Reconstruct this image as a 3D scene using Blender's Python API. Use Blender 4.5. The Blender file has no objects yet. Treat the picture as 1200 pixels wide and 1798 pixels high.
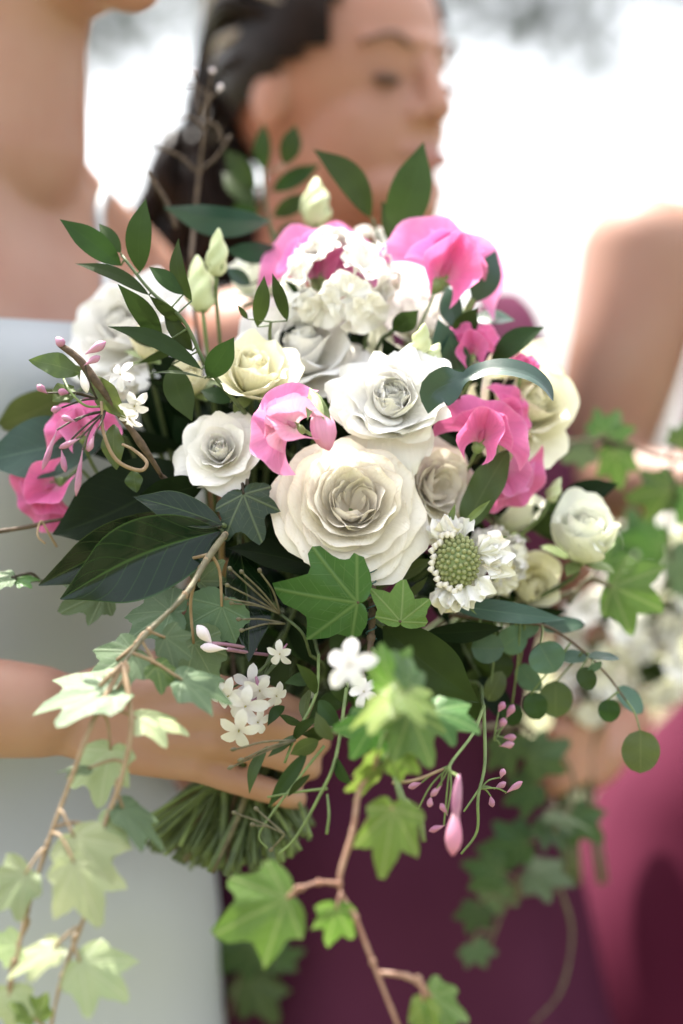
import bpy, bmesh, math, random
import numpy as np
from mathutils import Vector, Matrix, noise
rad = math.radians
SC = bpy.context.scene
COL = SC.collection

# ------------------------------------------------------------------ camera, sky, sun, exposure
DIST = 0.4 * 85 / 24            # the frame is 0.40 m wide at the focal plane y = 0
CZ = 1.2
cam = bpy.data.cameras.new('camera')
cam.lens = 85; cam.sensor_fit = 'HORIZONTAL'; cam.sensor_width = 24
cam.clip_start = 0.05; cam.clip_end = 2000
cam.dof.use_dof = True; cam.dof.focus_distance = DIST - 0.02; cam.dof.aperture_fstop = 2.0
camo = bpy.data.objects.new('camera', cam); COL.objects.link(camo)
camo.location = (0, -DIST, CZ); camo.rotation_euler = (rad(90), 0, 0)
SC.camera = camo

SUN_DIR = Vector((-0.22, 0.34, 0.92)).normalized()      # towards the sun
world = bpy.data.worlds.new('World'); SC.world = world; world.use_nodes = True
wn = world.node_tree; wn.nodes.clear()
sky = wn.nodes.new('ShaderNodeTexSky'); sky.sky_type = 'NISHITA'; sky.sun_disc = False
sky.sun_elevation = math.asin(SUN_DIR.z); sky.sun_rotation = math.atan2(SUN_DIR.x, SUN_DIR.y)
sky.air_density = 1.0; sky.dust_density = 5.0; sky.ozone_density = 1.0
hsv = wn.nodes.new('ShaderNodeHueSaturation'); hsv.inputs['Saturation'].default_value = 0.34
bg = wn.nodes.new('ShaderNodeBackground'); bg.inputs[1].default_value = 0.15
wo = wn.nodes.new('ShaderNodeOutputWorld')
wn.links.new(sky.outputs[0], hsv.inputs['Color']); wn.links.new(hsv.outputs[0], bg.inputs[0]); wn.links.new(bg.outputs[0], wo.inputs[0])
sun = bpy.data.lights.new('sun', 'SUN'); sun.energy = 3.6; sun.angle = rad(0.6); sun.color = (1, 0.94, 0.85)
suno = bpy.data.objects.new('sun', sun); COL.objects.link(suno)
suno.rotation_euler = (-SUN_DIR).to_track_quat('-Z', 'Y').to_euler(); suno.location = SUN_DIR * 20
SC.view_settings.view_transform = 'Standard'; SC.view_settings.look = 'None'
SC.view_settings.exposure = 2.1; SC.view_settings.gamma = 1.0
SC.render.engine = 'CYCLES'
SC.cycles.use_denoising = True
SC.cycles.max_bounces = 10; SC.cycles.transmission_bounces = 6; SC.cycles.diffuse_bounces = 5

# ------------------------------------------------------------------ helpers
def K(d): return (DIST + d) * 0.4 / 1200 / DIST
def P(px, py, d=0.0):
    k = K(d)
    return Vector(((px - 600) * k, d, CZ + (899 - py) * k))
def V(*a): return Vector(a)
CAMDIR = V(0, -1, 0)            # towards the photographer
def rng(s): return random.Random(s)

def thing(name, label, cat, loc, group=None):
    o = bpy.data.objects.new(name, None); COL.objects.link(o)
    o.empty_display_size = 0.01
    o.location = loc; o['label'] = label; o['category'] = cat
    if group: o['group'] = group
    return o
def rootloc(o):
    while o.parent: o = o.parent
    return o.location
def obj(name, verts, faces, mat, parent=None, uv=None, smooth=True, kind=None):
    """world-space vertices become one mesh object under its thing"""
    off = rootloc(parent) if parent else V(0, 0, 0)
    a = np.asarray([tuple(v) for v in verts], dtype=np.float64) - np.array(off)
    me = bpy.data.meshes.new(name); me.from_pydata(a.tolist(), [], faces)
    if uv is not None:
        lay = me.uv_layers.new(name='UVMap')
        li = np.empty(len(me.loops), dtype=np.int32); me.loops.foreach_get('vertex_index', li)
        u = np.asarray(uv, dtype=np.float32)[li]
        lay.data.foreach_set('uv', u.ravel())
    if smooth: me.polygons.foreach_set('use_smooth', [True] * len(me.polygons))
    me.materials.append(mat)
    o = bpy.data.objects.new(name, me); COL.objects.link(o)
    if parent: o.parent = parent
    if kind: o['kind'] = kind
    return o
def grid_faces(nu, nv, wrap=False, off=0):
    f = []
    for j in range(nv - 1):
        for i in range(nu if wrap else nu - 1):
            a = j * nu + i; b = j * nu + (i + 1) % nu
            f.append((off + a, off + b, off + b + nu, off + a + nu))
    return f
def catmull(pts, n=6):
    pts = [Vector(p) for p in pts]
    if len(pts) < 3: return [pts[0].lerp(pts[-1], t / n) for t in range(n + 1)]
    q = [pts[0] * 2 - pts[1]] + pts + [pts[-1] * 2 - pts[-2]]
    out = []
    for i in range(1, len(q) - 2):
        a, b, c, d = q[i - 1:i + 3]
        for s in range(n):
            t = s / n
            out.append(0.5 * ((2 * b) + (c - a) * t + (2 * a - 5 * b + 4 * c - d) * t * t + (3 * b - a - 3 * c + d) * t ** 3))
    out.append(pts[-1]); return out
def tube_geo(pts, radii, sides=7, n=5, off=0, caps=True, wob=0.0, seed=0):
    c = catmull(pts, n) if n > 1 else [Vector(p) for p in pts]
    m = len(c); R = []
    for i in range(m):
        t = i / (m - 1) * (len(radii) - 1); k = min(int(t), len(radii) - 2)
        R.append(radii[k] * (1 - (t - k)) + radii[k + 1] * (t - k))
    vs, uv = [], []
    up = V(0.13, -0.31, 0.94)
    for i in range(m):
        t = (c[min(i + 1, m - 1)] - c[max(i - 1, 0)]).normalized()
        s = t.cross(up)
        if s.length < 1e-4: s = t.orthogonal()
        s.normalize(); up = s.cross(t).normalized()
        r = R[i] * (1 + wob * noise.noise(c[i] * 90 + V(seed, 0, 0)))
        for j in range(sides):
            a = 2 * math.pi * j / sides
            vs.append(c[i] + (s * math.cos(a) + up * math.sin(a)) * r); uv.append((j / sides, i / m))
    f = grid_faces(sides, m, True, off)
    if caps:
        f.append(tuple(off + j for j in range(sides))[::-1]); f.append(tuple(off + (m - 1) * sides + j for j in range(sides)))
    return vs, f, uv
def tube(name, pts, radii, mat, parent, **kw):
    if not isinstance(radii, (list, tuple)): radii = [radii, radii]
    v, f, uv = tube_geo(pts, radii, **kw)
    return obj(name, v, f, mat, parent, uv)
def ball_geo(c, r, nu=14, nv=9, off=0, M=None):
    if not isinstance(r, (tuple, list)): r = (r, r, r)
    vs = []
    for j in range(nv):
        th = math.pi * (j + 0.02) / (nv - 1 + 0.04)
        for i in range(nu):
            ph = 2 * math.pi * i / nu
            p = V(r[0] * math.sin(th) * math.cos(ph), r[1] * math.sin(th) * math.sin(ph), r[2] * math.cos(th))
            vs.append(Vector(c) + (M @ p if M else p))
    f = grid_faces(nu, nv, True, off)
    f.append(tuple(off + i for i in range(nu))[::-1]); f.append(tuple(off + (nv - 1) * nu + i for i in range(nu)))
    return vs, [q[::-1] for q in f]
def frame(axis, ref=None):
    z = Vector(axis).normalized(); r = Vector(ref) if ref else V(0, 0, 1)
    x = r.cross(z)
    if x.length < 1e-3: x = V(1, 0, 0).cross(z)
    x.normalize(); y = z.cross(x)
    return Matrix((x, y, z)).transposed()

# ------------------------------------------------------------------ materials
MATS = {}
class NB:
    def __init__(s, name):
        s.m = bpy.data.materials.new(name); s.m.use_nodes = True; s.t = s.m.node_tree; s.t.nodes.clear()
    def n(s, typ, **kw):
        nd = s.t.nodes.new('ShaderNode' + typ)
        for k, v in kw.items():
            if k.startswith('i_'):
                key = k[2:]; key = int(key) if key.isdigit() else key.replace('_', ' ')
                if isinstance(v, bpy.types.NodeSocket): s.t.links.new(v, nd.inputs[key])
                else: nd.inputs[key].default_value = v
            else: setattr(nd, k, v)
        return nd
    def math(s, op, a, b=0.0, c=None):
        nd = s.n('Math', operation=op)
        for i, v in enumerate((a, b) + ((c,) if c is not None else ())):
            if isinstance(v, bpy.types.NodeSocket): s.t.links.new(v, nd.inputs[i])
            else: nd.inputs[i].default_value = v
        return nd.outputs[0]
    def mix(s, fac, a, b, blend='MIX'):
        nd = s.n('Mix', data_type='RGBA', blend_type=blend)
        for k, v in ((0, fac), (6, a), (7, b)):
            if isinstance(v, bpy.types.NodeSocket): s.t.links.new(v, nd.inputs[k])
            else: nd.inputs[k].default_value = (v + (1,) if isinstance(v, tuple) and len(v) == 3 else v)
        return nd.outputs[2]
    def ramp(s, fac, lo, hi):
        nd = s.n('MapRange', clamp=True); s.t.links.new(fac, nd.inputs[0])
        nd.inputs[1].default_value = lo; nd.inputs[2].default_value = hi
        return nd.outputs[0]
    def out(s, sh):
        o = s.n('OutputMaterial'); s.t.links.new(sh, o.inputs[0]); return s.m
    def thin(s, col, rough, spec, trans, bump=None, bstr=0.2, bdist=0.001, tcol=None, coat=0.0):
        p = s.n('BsdfPrincipled', i_Base_Color=col, i_Roughness=rough)
        p.inputs['Specular IOR Level'].default_value = spec
        p.inputs['Coat Weight'].default_value = coat; p.inputs['Coat Roughness'].default_value = 0.25
        tr = s.n('BsdfTranslucent', i_Color=tcol if tcol is not None else col)
        if bump is not None:
            b = s.n('Bump', i_Height=bump, i_Strength=bstr, i_Distance=bdist)
            s.t.links.new(b.outputs[0], p.inputs['Normal']); s.t.links.new(b.outputs[0], tr.inputs['Normal'])
        mx = s.n('MixShader'); mx.inputs[0].default_value = trans
        s.t.links.new(p.outputs[0], mx.inputs[1]); s.t.links.new(tr.outputs[0], mx.inputs[2])
        return s.out(mx.outputs[0])
def c4(c): return tuple(c) + (1.0,)
def petal_mat(name, base, tip, edge, trans=0.35, rough=0.62, throat=None, streak=0.25, brown=0.0):
    """petal: base colour near the receptacle, tip colour outside, fine lengthwise veins"""
    b = NB(name); uv = b.n('UVMap').outputs[0]
    sep = b.n('SeparateXYZ', i_0=uv); u, v = sep.outputs[0], sep.outputs[1]
    tc = b.n('TexCoord').outputs['Object']
    rnd = b.n('ObjectInfo').outputs['Random']
    col = b.mix(b.ramp(v, 0.0, 0.5), c4(base), c4(tip))
    au = b.math('ABSOLUTE', b.math('SUBTRACT', u, 0.5))
    e = b.math('MAXIMUM', b.ramp(v, 0.93, 1.0), b.ramp(au, 0.46, 0.5))
    col = b.mix(e, col, c4(edge))
    mp = b.n('Mapping', i_Vector=uv); mp.inputs['Scale'].default_value = (34, 2.2, 1)
    st = b.n('TexNoise', i_Vector=mp.outputs[0], i_Scale=1.0, i_Detail=3.0).outputs[0]
    cl = b.n('TexNoise', i_Vector=tc, i_Scale=55.0, i_Detail=4.0).outputs[0]
    col = b.mix(b.math('MULTIPLY', b.ramp(st, 0.45, 0.75), streak), col, c4(tuple(x * (0.86 if min(tip) > .5 else 0.68) for x in tip)))
    col = b.mix(b.math('MULTIPLY', b.ramp(cl, 0.5, 0.8), 0.25), col, c4(base))
    hs = b.n('HueSaturation', i_Color=col); b.t.links.new(b.math('ADD', b.math('MULTIPLY', rnd, 0.12), 0.92), hs.inputs['Value'])
    col = hs.outputs[0]
    if brown:
        w = b.n('TexNoise', i_Vector=tc, i_Scale=190.0, i_Detail=3.0).outputs[0]
        sp = b.math('MULTIPLY', b.ramp(w, 0.62, 0.72), b.math('MULTIPLY', b.ramp(v, 0.75, 1.0), brown))
        col = b.mix(sp, col, (0.42, 0.27, 0.12, 1))
    h = b.math('ADD', b.math('MULTIPLY', st, 0.6), b.math('MULTIPLY', cl, 1.0))
    m = b.thin(col, rough, 0.25, trans, h, 0.55, 0.0014)
    MATS[name] = m; return m
def leaf_mat(name, col, vein, rough=0.4, spec=0.5, trans=0.2, veins=9, vstr=0.35, back=None, coat=0.0, mottled=0.34, edge=0.0):
    col = tuple(x * .66 for x in col); vein = tuple(x * .66 for x in vein)
    b = NB(name); uv = b.n('UVMap').outputs[0]
    sep = b.n('SeparateXYZ', i_0=uv); u, v = sep.outputs[0], sep.outputs[1]
    au = b.math('ABSOLUTE', b.math('SUBTRACT', u, 0.5))
    mid = b.math('SUBTRACT', 1.0, b.ramp(au, 0.008, 0.028))
    wv = b.math('FRACT', b.math('SUBTRACT', b.math('MULTIPLY', v, veins), b.math('MULTIPLY', au, veins * 0.55)))
    tri = b.math('ABSOLUTE', b.math('SUBTRACT', wv, 0.5))
    side = b.math('MULTIPLY', b.math('SUBTRACT', 1.0, b.ramp(tri, 0.01, 0.06)), 0.4)
    vn = b.math('MAXIMUM', mid, b.math('MAXIMUM', side, b.math('MULTIPLY', b.ramp(au, 0.472, 0.492), edge)))
    tc = b.n('TexCoord').outputs['Object']
    n1 = b.n('TexNoise', i_Vector=tc, i_Scale=45.0, i_Detail=4.0).outputs[0]
    n2 = b.n('TexNoise', i_Vector=tc, i_Scale=400.0, i_Detail=2.0).outputs[0]
    rnd = b.n('ObjectInfo').outputs['Random']
    c = b.mix(b.math('MULTIPLY', b.ramp(n1, 0.35, 0.7), mottled * 2), c4(col), c4(tuple(x * 0.6 for x in col)))
    c = b.mix(b.math('MULTIPLY', vn, vstr), c, c4(vein))
    hs = b.n('HueSaturation', i_Color=c); b.t.links.new(b.math('ADD', b.math('MULTIPLY', rnd, 0.5), 0.75), hs.inputs['Value'])
    r2 = b.math('FRACT', b.math('MULTIPLY', rnd, 7.31)); b.t.links.new(b.math('ADD', b.math('MULTIPLY', r2, 0.05), 0.47), hs.inputs['Hue'])
    c = hs.outputs[0]
    if back:
        g = b.n('NewGeometry').outputs['Backfacing']; c = b.mix(g, c, c4(back))
    h = b.math('ADD', b.math('MULTIPLY', n2, 0.25), b.math('SUBTRACT', b.math('MULTIPLY', n1, 0.8), b.math('MULTIPLY', vn, 0.6)))
    m = b.thin(c, rough, spec, trans, h, 0.18, 0.0008, coat=coat)
    MATS[name] = m; return m
IVY_ANG = (0, 42, -42, 84, -84)
def ivy_mat(name, col, vein, edge, rough=0.45, trans=0.3, vstr=0.6, edgew=0.0, patch=None):
    col = tuple(q * .66 for q in col); vein = tuple(q * .66 for q in vein); patch = tuple(q * .66 for q in patch) if patch else None
    b = NB(name); uv = b.n('UVMap').outputs[0]
    sep = b.n('SeparateXYZ', i_0=uv)
    x = b.math('MULTIPLY', b.math('SUBTRACT', sep.outputs[0], 0.5), 2.4); y = b.math('MULTIPLY', b.math('SUBTRACT', sep.outputs[1], 0.5), 2.4)
    best = None
    for a in IVY_ANG:
        sa, ca = math.sin(rad(a)), math.cos(rad(a))
        along = b.math('ADD', b.math('MULTIPLY', x, sa), b.math('MULTIPLY', y, ca))
        acr = b.math('ABSOLUTE', b.math('SUBTRACT', b.math('MULTIPLY', x, ca), b.math('MULTIPLY', y, sa)))
        d = b.math('ADD', acr, b.math('MULTIPLY', b.math('LESS_THAN', along, 0.0), 5.0))
        fr = b.math('FRACT', b.math('MULTIPLY', b.math('SUBTRACT', along, b.math('MULTIPLY', acr, 0.9)), 6.0))
        sd = b.math('ADD', b.math('MULTIPLY', b.math('ABSOLUTE', b.math('SUBTRACT', fr, 0.5)), 0.26), 0.016)
        sd = b.math('ADD', sd, b.math('MULTIPLY', b.math('GREATER_THAN', acr, 0.2), 5.0))
        sd = b.math('ADD', sd, b.math('MULTIPLY', b.math('LESS_THAN', along, 0.05), 5.0))
        d = b.math('MINIMUM', d, sd)
        best = d if best is None else b.math('MINIMUM', best, d)
    vn = b.math('SUBTRACT', 1.0, b.ramp(best, 0.006, 0.028))
    tc = b.n('TexCoord').outputs['Object']
    n1 = b.n('TexNoise', i_Vector=tc, i_Scale=60.0, i_Detail=4.0).outputs[0]
    n2 = b.n('TexNoise', i_Vector=tc, i_Scale=500.0, i_Detail=2.0).outputs[0]
    rnd = b.n('ObjectInfo').outputs['Random']
    c = b.mix(b.math('MULTIPLY', b.ramp(n1, 0.35, 0.7), 0.5), c4(col), c4(patch or tuple(q * 0.62 for q in col)))
    c = b.mix(b.math('MULTIPLY', vn, vstr), c, c4(vein))
    hs = b.n('HueSaturation', i_Color=c); b.t.links.new(b.math('ADD', b.math('MULTIPLY', rnd, 0.4), 0.8), hs.inputs['Value'])
    r2 = b.math('FRACT', b.math('MULTIPLY', rnd, 7.31)); b.t.links.new(b.math('ADD', b.math('MULTIPLY', r2, 0.05), 0.47), hs.inputs['Hue'])
    h = b.math('ADD', b.math('MULTIPLY', n2, 0.3), b.math('SUBTRACT', b.math('MULTIPLY', n1, 1.0), b.math('MULTIPLY', vn, 0.6)))
    m = b.thin(hs.outputs[0], rough, 0.45, trans, h, 0.4, 0.0014)
    MATS[name] = m; return m
PLAIN_SCALE = {'ash_hair': 1.35, 'white_bud': 1, 'bud_green': .9, 'scabiosa_knob': .8, 'grass_ground': 1, 'white_satin': .74, 'skin': .80, 'skin_tan': .76, 'lips': .76}
def plain(name, col, rough=0.5, spec=0.4, col2=None, scale=120.0, bump=0.3, stretch=None, sss=0.0, ssr=None, trans=None):
    f_ = PLAIN_SCALE.get(name, .72); col2 = tuple(q * f_ for q in (col2 or tuple(q * .7 for q in col))); col = tuple(q * f_ for q in col)
    b = NB(name); tc = b.n('TexCoord').outputs['Object']
    if stretch:
        mp = b.n('Mapping', i_Vector=tc); mp.inputs['Scale'].default_value = stretch; tc = mp.outputs[0]
    n1 = b.n('TexNoise', i_Vector=tc, i_Scale=scale, i_Detail=5.0).outputs[0]
    c = b.mix(b.ramp(n1, 0.35, 0.7), c4(col), c4(col2 or tuple(q * 0.7 for q in col)))
    rnd = b.n('ObjectInfo').outputs['Random']
    hs = b.n('HueSaturation', i_Color=c); b.t.links.new(b.math('ADD', b.math('MULTIPLY', rnd, 0.24), 0.88), hs.inputs['Value'])
    p = b.n('BsdfPrincipled', i_Base_Color=hs.outputs[0], i_Roughness=rough)
    p.inputs['Specular IOR Level'].default_value = spec
    if sss:
        p.inputs['Subsurface Weight'].default_value = sss; p.inputs['Subsurface Radius'].default_value = ssr or (1, 0.35, 0.2)
        p.inputs['Subsurface Scale'].default_value = 0.008
    bp = b.n('Bump', i_Height=n1, i_Strength=bump, i_Distance=0.001); b.t.links.new(bp.outputs[0], p.inputs['Normal'])
    MATS[name] = b.out(p.outputs[0]); return MATS[name]

M_CREAM = petal_mat('cream_petal', (0.89, 0.80, 0.64), (0.92, 0.875, 0.79), (0.88, 0.81, 0.69), 0.15, brown=0.35)
M_WHITE = petal_mat('white_petal', (0.84, 0.82, 0.68), (0.90, 0.885, 0.845), (0.90, 0.885, 0.845), 0.16)
M_PALE = petal_mat('pale_green_white_petal', (0.70, 0.74, 0.48), (0.84, 0.85, 0.74), (0.84, 0.84, 0.72), 0.18)
M_BUTTER = petal_mat('butter_petal', (0.78, 0.76, 0.44), (0.86, 0.83, 0.64), (0.86, 0.82, 0.64), 0.18)
M_PINK = petal_mat('hot_pink_petal', (0.72, 0.34, 0.48), (0.76, 0.17, 0.40), (0.78, 0.25, 0.48), 0.32, streak=0.45)
M_LILAC = petal_mat('lilac_pink_petal', (0.78, 0.45, 0.60), (0.74, 0.23, 0.47), (0.76, 0.31, 0.54), 0.32, streak=0.4)
M_PALEPINK = petal_mat('pale_pink_petal', (0.82, 0.70, 0.64), (0.76, 0.36, 0.51), (0.76, 0.30, 0.48), 0.36, streak=0.4)
M_JAS = petal_mat('jasmine_petal', (0.84, 0.80, 0.78), (0.88, 0.86, 0.84), (0.86, 0.80, 0.82), 0.3)
M_RUSCUS = leaf_mat('ruscus_leaf', (0.044, 0.088, 0.018), (0.09, 0.15, 0.04), 0.42, 0.18, 0.16, 30, 0.12)
M_BLUE = leaf_mat('ruscus_gloss_leaf', (0.035, 0.095, 0.065), (0.07, 0.14, 0.08), 0.30, 0.6, 0.08, 26, 0.15)
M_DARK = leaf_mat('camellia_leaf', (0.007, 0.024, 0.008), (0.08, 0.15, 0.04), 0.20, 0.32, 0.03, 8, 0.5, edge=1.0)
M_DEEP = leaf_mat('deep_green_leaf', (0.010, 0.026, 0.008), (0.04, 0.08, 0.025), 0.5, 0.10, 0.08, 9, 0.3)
M_OLIVE = leaf_mat('olive_leaf', (0.12, 0.18, 0.05), (0.22, 0.28, 0.10), 0.5, 0.4, 0.3, 8, 0.4)
M_TEAL = leaf_mat('blue_green_leaf', (0.045, 0.115, 0.07), (0.12, 0.22, 0.14), 0.38, 0.45, 0.12, 9, 0.6)
M_EUC = leaf_mat('eucalyptus_leaf', (0.10, 0.20, 0.13), (0.20, 0.27, 0.14), 0.5, 0.45, 0.14, 6, 0.25)
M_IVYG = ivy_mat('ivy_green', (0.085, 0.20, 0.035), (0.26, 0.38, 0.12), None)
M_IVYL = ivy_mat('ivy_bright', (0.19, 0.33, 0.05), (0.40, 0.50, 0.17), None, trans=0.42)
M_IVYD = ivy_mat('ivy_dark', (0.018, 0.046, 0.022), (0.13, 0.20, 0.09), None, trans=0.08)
M_IVYP = ivy_mat('ivy_pale_sunlit', (0.50, 0.58, 0.30), (0.60, 0.66, 0.40), None, trans=0.35, patch=(0.36, 0.48, 0.24))  # variegated pale leaf, its colour also carrying the sunlit brightness of the trail
M_IVYS = ivy_mat('ivy_sage', (0.15, 0.24, 0.11), (0.24, 0.33, 0.17), None, rough=0.6, trans=0.22)
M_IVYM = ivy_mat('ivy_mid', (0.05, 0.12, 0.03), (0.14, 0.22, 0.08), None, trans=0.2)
M_LASH = plain('brow_brown', (0.17, 0.095, 0.07), 0.6, 0.3)
M_STEM = plain('green_stem', (0.12, 0.17, 0.06), 0.5, 0.4, (0.07, 0.10, 0.04))
M_STEM2 = plain('fresh_stem', (0.22, 0.30, 0.10), 0.5, 0.4, (0.14, 0.20, 0.07))
M_BROWN = plain('woody_stem', (0.16, 0.11, 0.07), 0.7, 0.3, (0.08, 0.055, 0.035), 300, 0.9)
M_TAN = plain('tan_vine', (0.42, 0.30, 0.18), 0.55, 0.3, (0.30, 0.20, 0.11), 150)
M_RUSS = plain('russet_vine', (0.40, 0.20, 0.13), 0.5, 0.4, (0.48, 0.30, 0.20), 90)
M_GREYV = plain('grey_vine', (0.22, 0.20, 0.12), 0.65, 0.3, (0.13, 0.11, 0.07), 200, 0.8)
M_TWIG = plain('dark_twig', (0.07, 0.055, 0.035), 0.6, 0.3)
M_CALYX = plain('calyx_green', (0.22, 0.30, 0.10), 0.5, 0.4, (0.30, 0.38, 0.16))
M_BUDG = plain('bud_green', (0.52, 0.58, 0.30), 0.5, 0.4, (0.62, 0.66, 0.42), 60)
M_BUDP = plain('pink_bud', (0.50, 0.19, 0.33), 0.5, 0.4, (0.62, 0.32, 0.44), 80)
M_BUDW = plain('white_bud', (0.84, 0.78, 0.78), 0.5, 0.4, (0.80, 0.66, 0.72), 80)
M_PLUM = plain('plum_tube', (0.36, 0.16, 0.24), 0.5, 0.4, (0.46, 0.26, 0.32), 80)
M_YELLOW = plain('stamen_yellow', (0.55, 0.48, 0.12), 0.6, 0.3)
M_KNOB = plain('scabiosa_knob', (0.30, 0.33, 0.14), 0.6, 0.3, (0.40, 0.42, 0.22))
M_WIRE = plain('teal_wire', (0.03, 0.14, 0.14), 0.4, 0.5)
M_SKIN = plain('skin', (0.45, 0.26, 0.19), 0.5, 0.3, (0.40, 0.205, 0.145), 14, 0.08, sss=0.25)
M_SKIN2 = plain('skin_tan', (0.46, 0.235, 0.165), 0.48, 0.4, (0.42, 0.20, 0.135), 14, 0.08, sss=0.25)
M_LIP = plain('lips', (0.42, 0.17, 0.14), 0.5, 0.4)
M_HAIR = plain('dark_hair', (0.010, 0.006, 0.0045), 0.42, 0.1, (0.02, 0.012, 0.009), 60, 0.5)
M_STREAK = plain('ash_hair', (0.20, 0.165, 0.13), 0.4, 0.5, (0.12, 0.095, 0.07), 60, 0.5)
M_SATIN = plain('white_satin', (0.58, 0.61, 0.64), 0.45, 0.35, (0.56, 0.59, 0.62), 8, 0.1)
M_MAUVE = plain('mauve_cloth', (0.105, 0.026, 0.058), 0.85, 0.04, (0.085, 0.020, 0.048), 6, 0.1)
M_WINE = plain('wine_cloth', (0.095, 0.014, 0.034), 0.85, 0.04, (0.075, 0.010, 0.027), 6, 0.1)
M_EYE = plain('eye_dark', (0.02, 0.012, 0.01), 0.3, 0.5)
M_GRASS = plain('grass_ground', (0.10, 0.11, 0.05), 0.9, 0.2, (0.14, 0.13, 0.07), 3.0, 0.6)
M_BARK = plain('bark', (0.12, 0.10, 0.08), 0.85, 0.2, (0.06, 0.05, 0.04), 12, 1.0)
M_TLEAF = plain('tree_leaf', (0.09, 0.13, 0.07), 0.5, 0.4)

# ------------------------------------------------------------------ botanical builders
BIND = P(440, 1310, 0.085)
STEMN = [0]
def stem_to_bind(parent, base, axis, r=0.0019, mat=None, down=True, seed=None):
    """a flower's own stem: from its base, through the tied point under the hand, to a cut end below it"""
    i = STEMN[0]; STEMN[0] += 1
    g = rng(900 + i)
    b = Vector(base); a = Vector(axis).normalized()
    L = (BIND - b).length
    jb = BIND + V(g.uniform(-.018, .018), g.uniform(-.014, .018), g.uniform(-.004, .004))
    pts = [b, b - a * 0.012 + V(0, max(0.0, 0.06 - b.y) * 0.75 + 0.006, 0) + (jb - b) * 0.05, b.lerp(jb, 0.55) + V(0, max(0.012, 0.075 - b.y * .5), 0), jb]
    if down:
        x = 238 + (i * 0.61803 % 1.0) * 315
        y = 1528 - ((x - 400) / 165) ** 2 * 70 + g.uniform(-26, 12)
        e = P(x, y, g.uniform(0.05, 0.125))
        pts += [jb.lerp(e, 0.5) + V(g.uniform(-.002, .002), 0, 0), e]
    tube('stem', pts, [r, r, r * 1.1, r * 1.15], mat or M_STEM, parent, sides=7, n=5, wob=0.15, seed=i)

def rose_petal_geo(C, F, th, prm, g, nu=11, nv=10):
    r0, L, a0, a1, W, tip, cup, rip, z0, lobe = prm
    er = F @ V(math.cos(th), math.sin(th), 0); et = F @ V(-math.sin(th), math.cos(th), 0); ez = F @ V(0, 0, 1)
    ph = g.uniform(0, 6.28); tw = g.uniform(-.12, .12); seed = V(g.uniform(0, 99), g.uniform(0, 99), 0)
    # profile
    N = 24; prof = []; r, z = r0, z0
    for i in range(N + 1):
        prof.append((r, z)); t = i / N
        al = a0 + (a1 - a0) * t + tip * max(0, (t - 0.68) / 0.32) ** 1.5
        r += L / N * math.sin(al); z += L / N * math.cos(al)
    vs, uv = [], []
    k1, k2 = g.uniform(2.2, 3.6), g.uniform(4.5, 7)
    for j in range(nv):
        v0 = j / (nv - 1)
        for i in range(nu):
            u = -1 + 2 * i / (nu - 1)
            v = v0 * (1 - 0.20 * abs(u) ** 2.2 + lobe * math.exp(-(u * 5) ** 2) + 0.015 * math.sin(u * 7 + ph))
            t = min(v, 1.06) * N; k = min(int(t), N - 1); f = t - k
            r = prof[k][0] * (1 - f) + prof[k + 1][0] * f; z = prof[k][1] * (1 - f) + prof[k + 1][1] * f
            w = W * (0.28 + 0.72 * math.sin(min(1.0, v0 / 0.72) * math.pi / 2)) * (1 - 0.28 * max(0, (v0 - 0.7) / 0.3) ** 2)
            s = u * w
            rc = max(abs(r) * cup, W * 0.30)
            aa = s / rc
            xr = r - rc * (1 - math.cos(aa)); xt = rc * math.sin(aa)
            e = v0 ** 3
            xr += rip * (math.sin(k1 * u * 1.6 + ph) * 0.6 + math.sin(k2 * u + ph * 2) * 0.35) * e
            xr += tip * 0.10 * W * abs(u) ** 3 * v0
            nz = noise.noise(V(u * 1.3, v0 * 1.7, 0) + seed) * rip * 1.1
            p = C + er * (xr + nz) + et * (xt + tw * z) + ez * (z + nz * 0.6 + rip * 0.5 * math.cos(k1 * u * 2 + ph) * e)
            vs.append(p); uv.append(((u + 1) / 2, v0))
    return vs, grid_faces(nu, nv), uv

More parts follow.
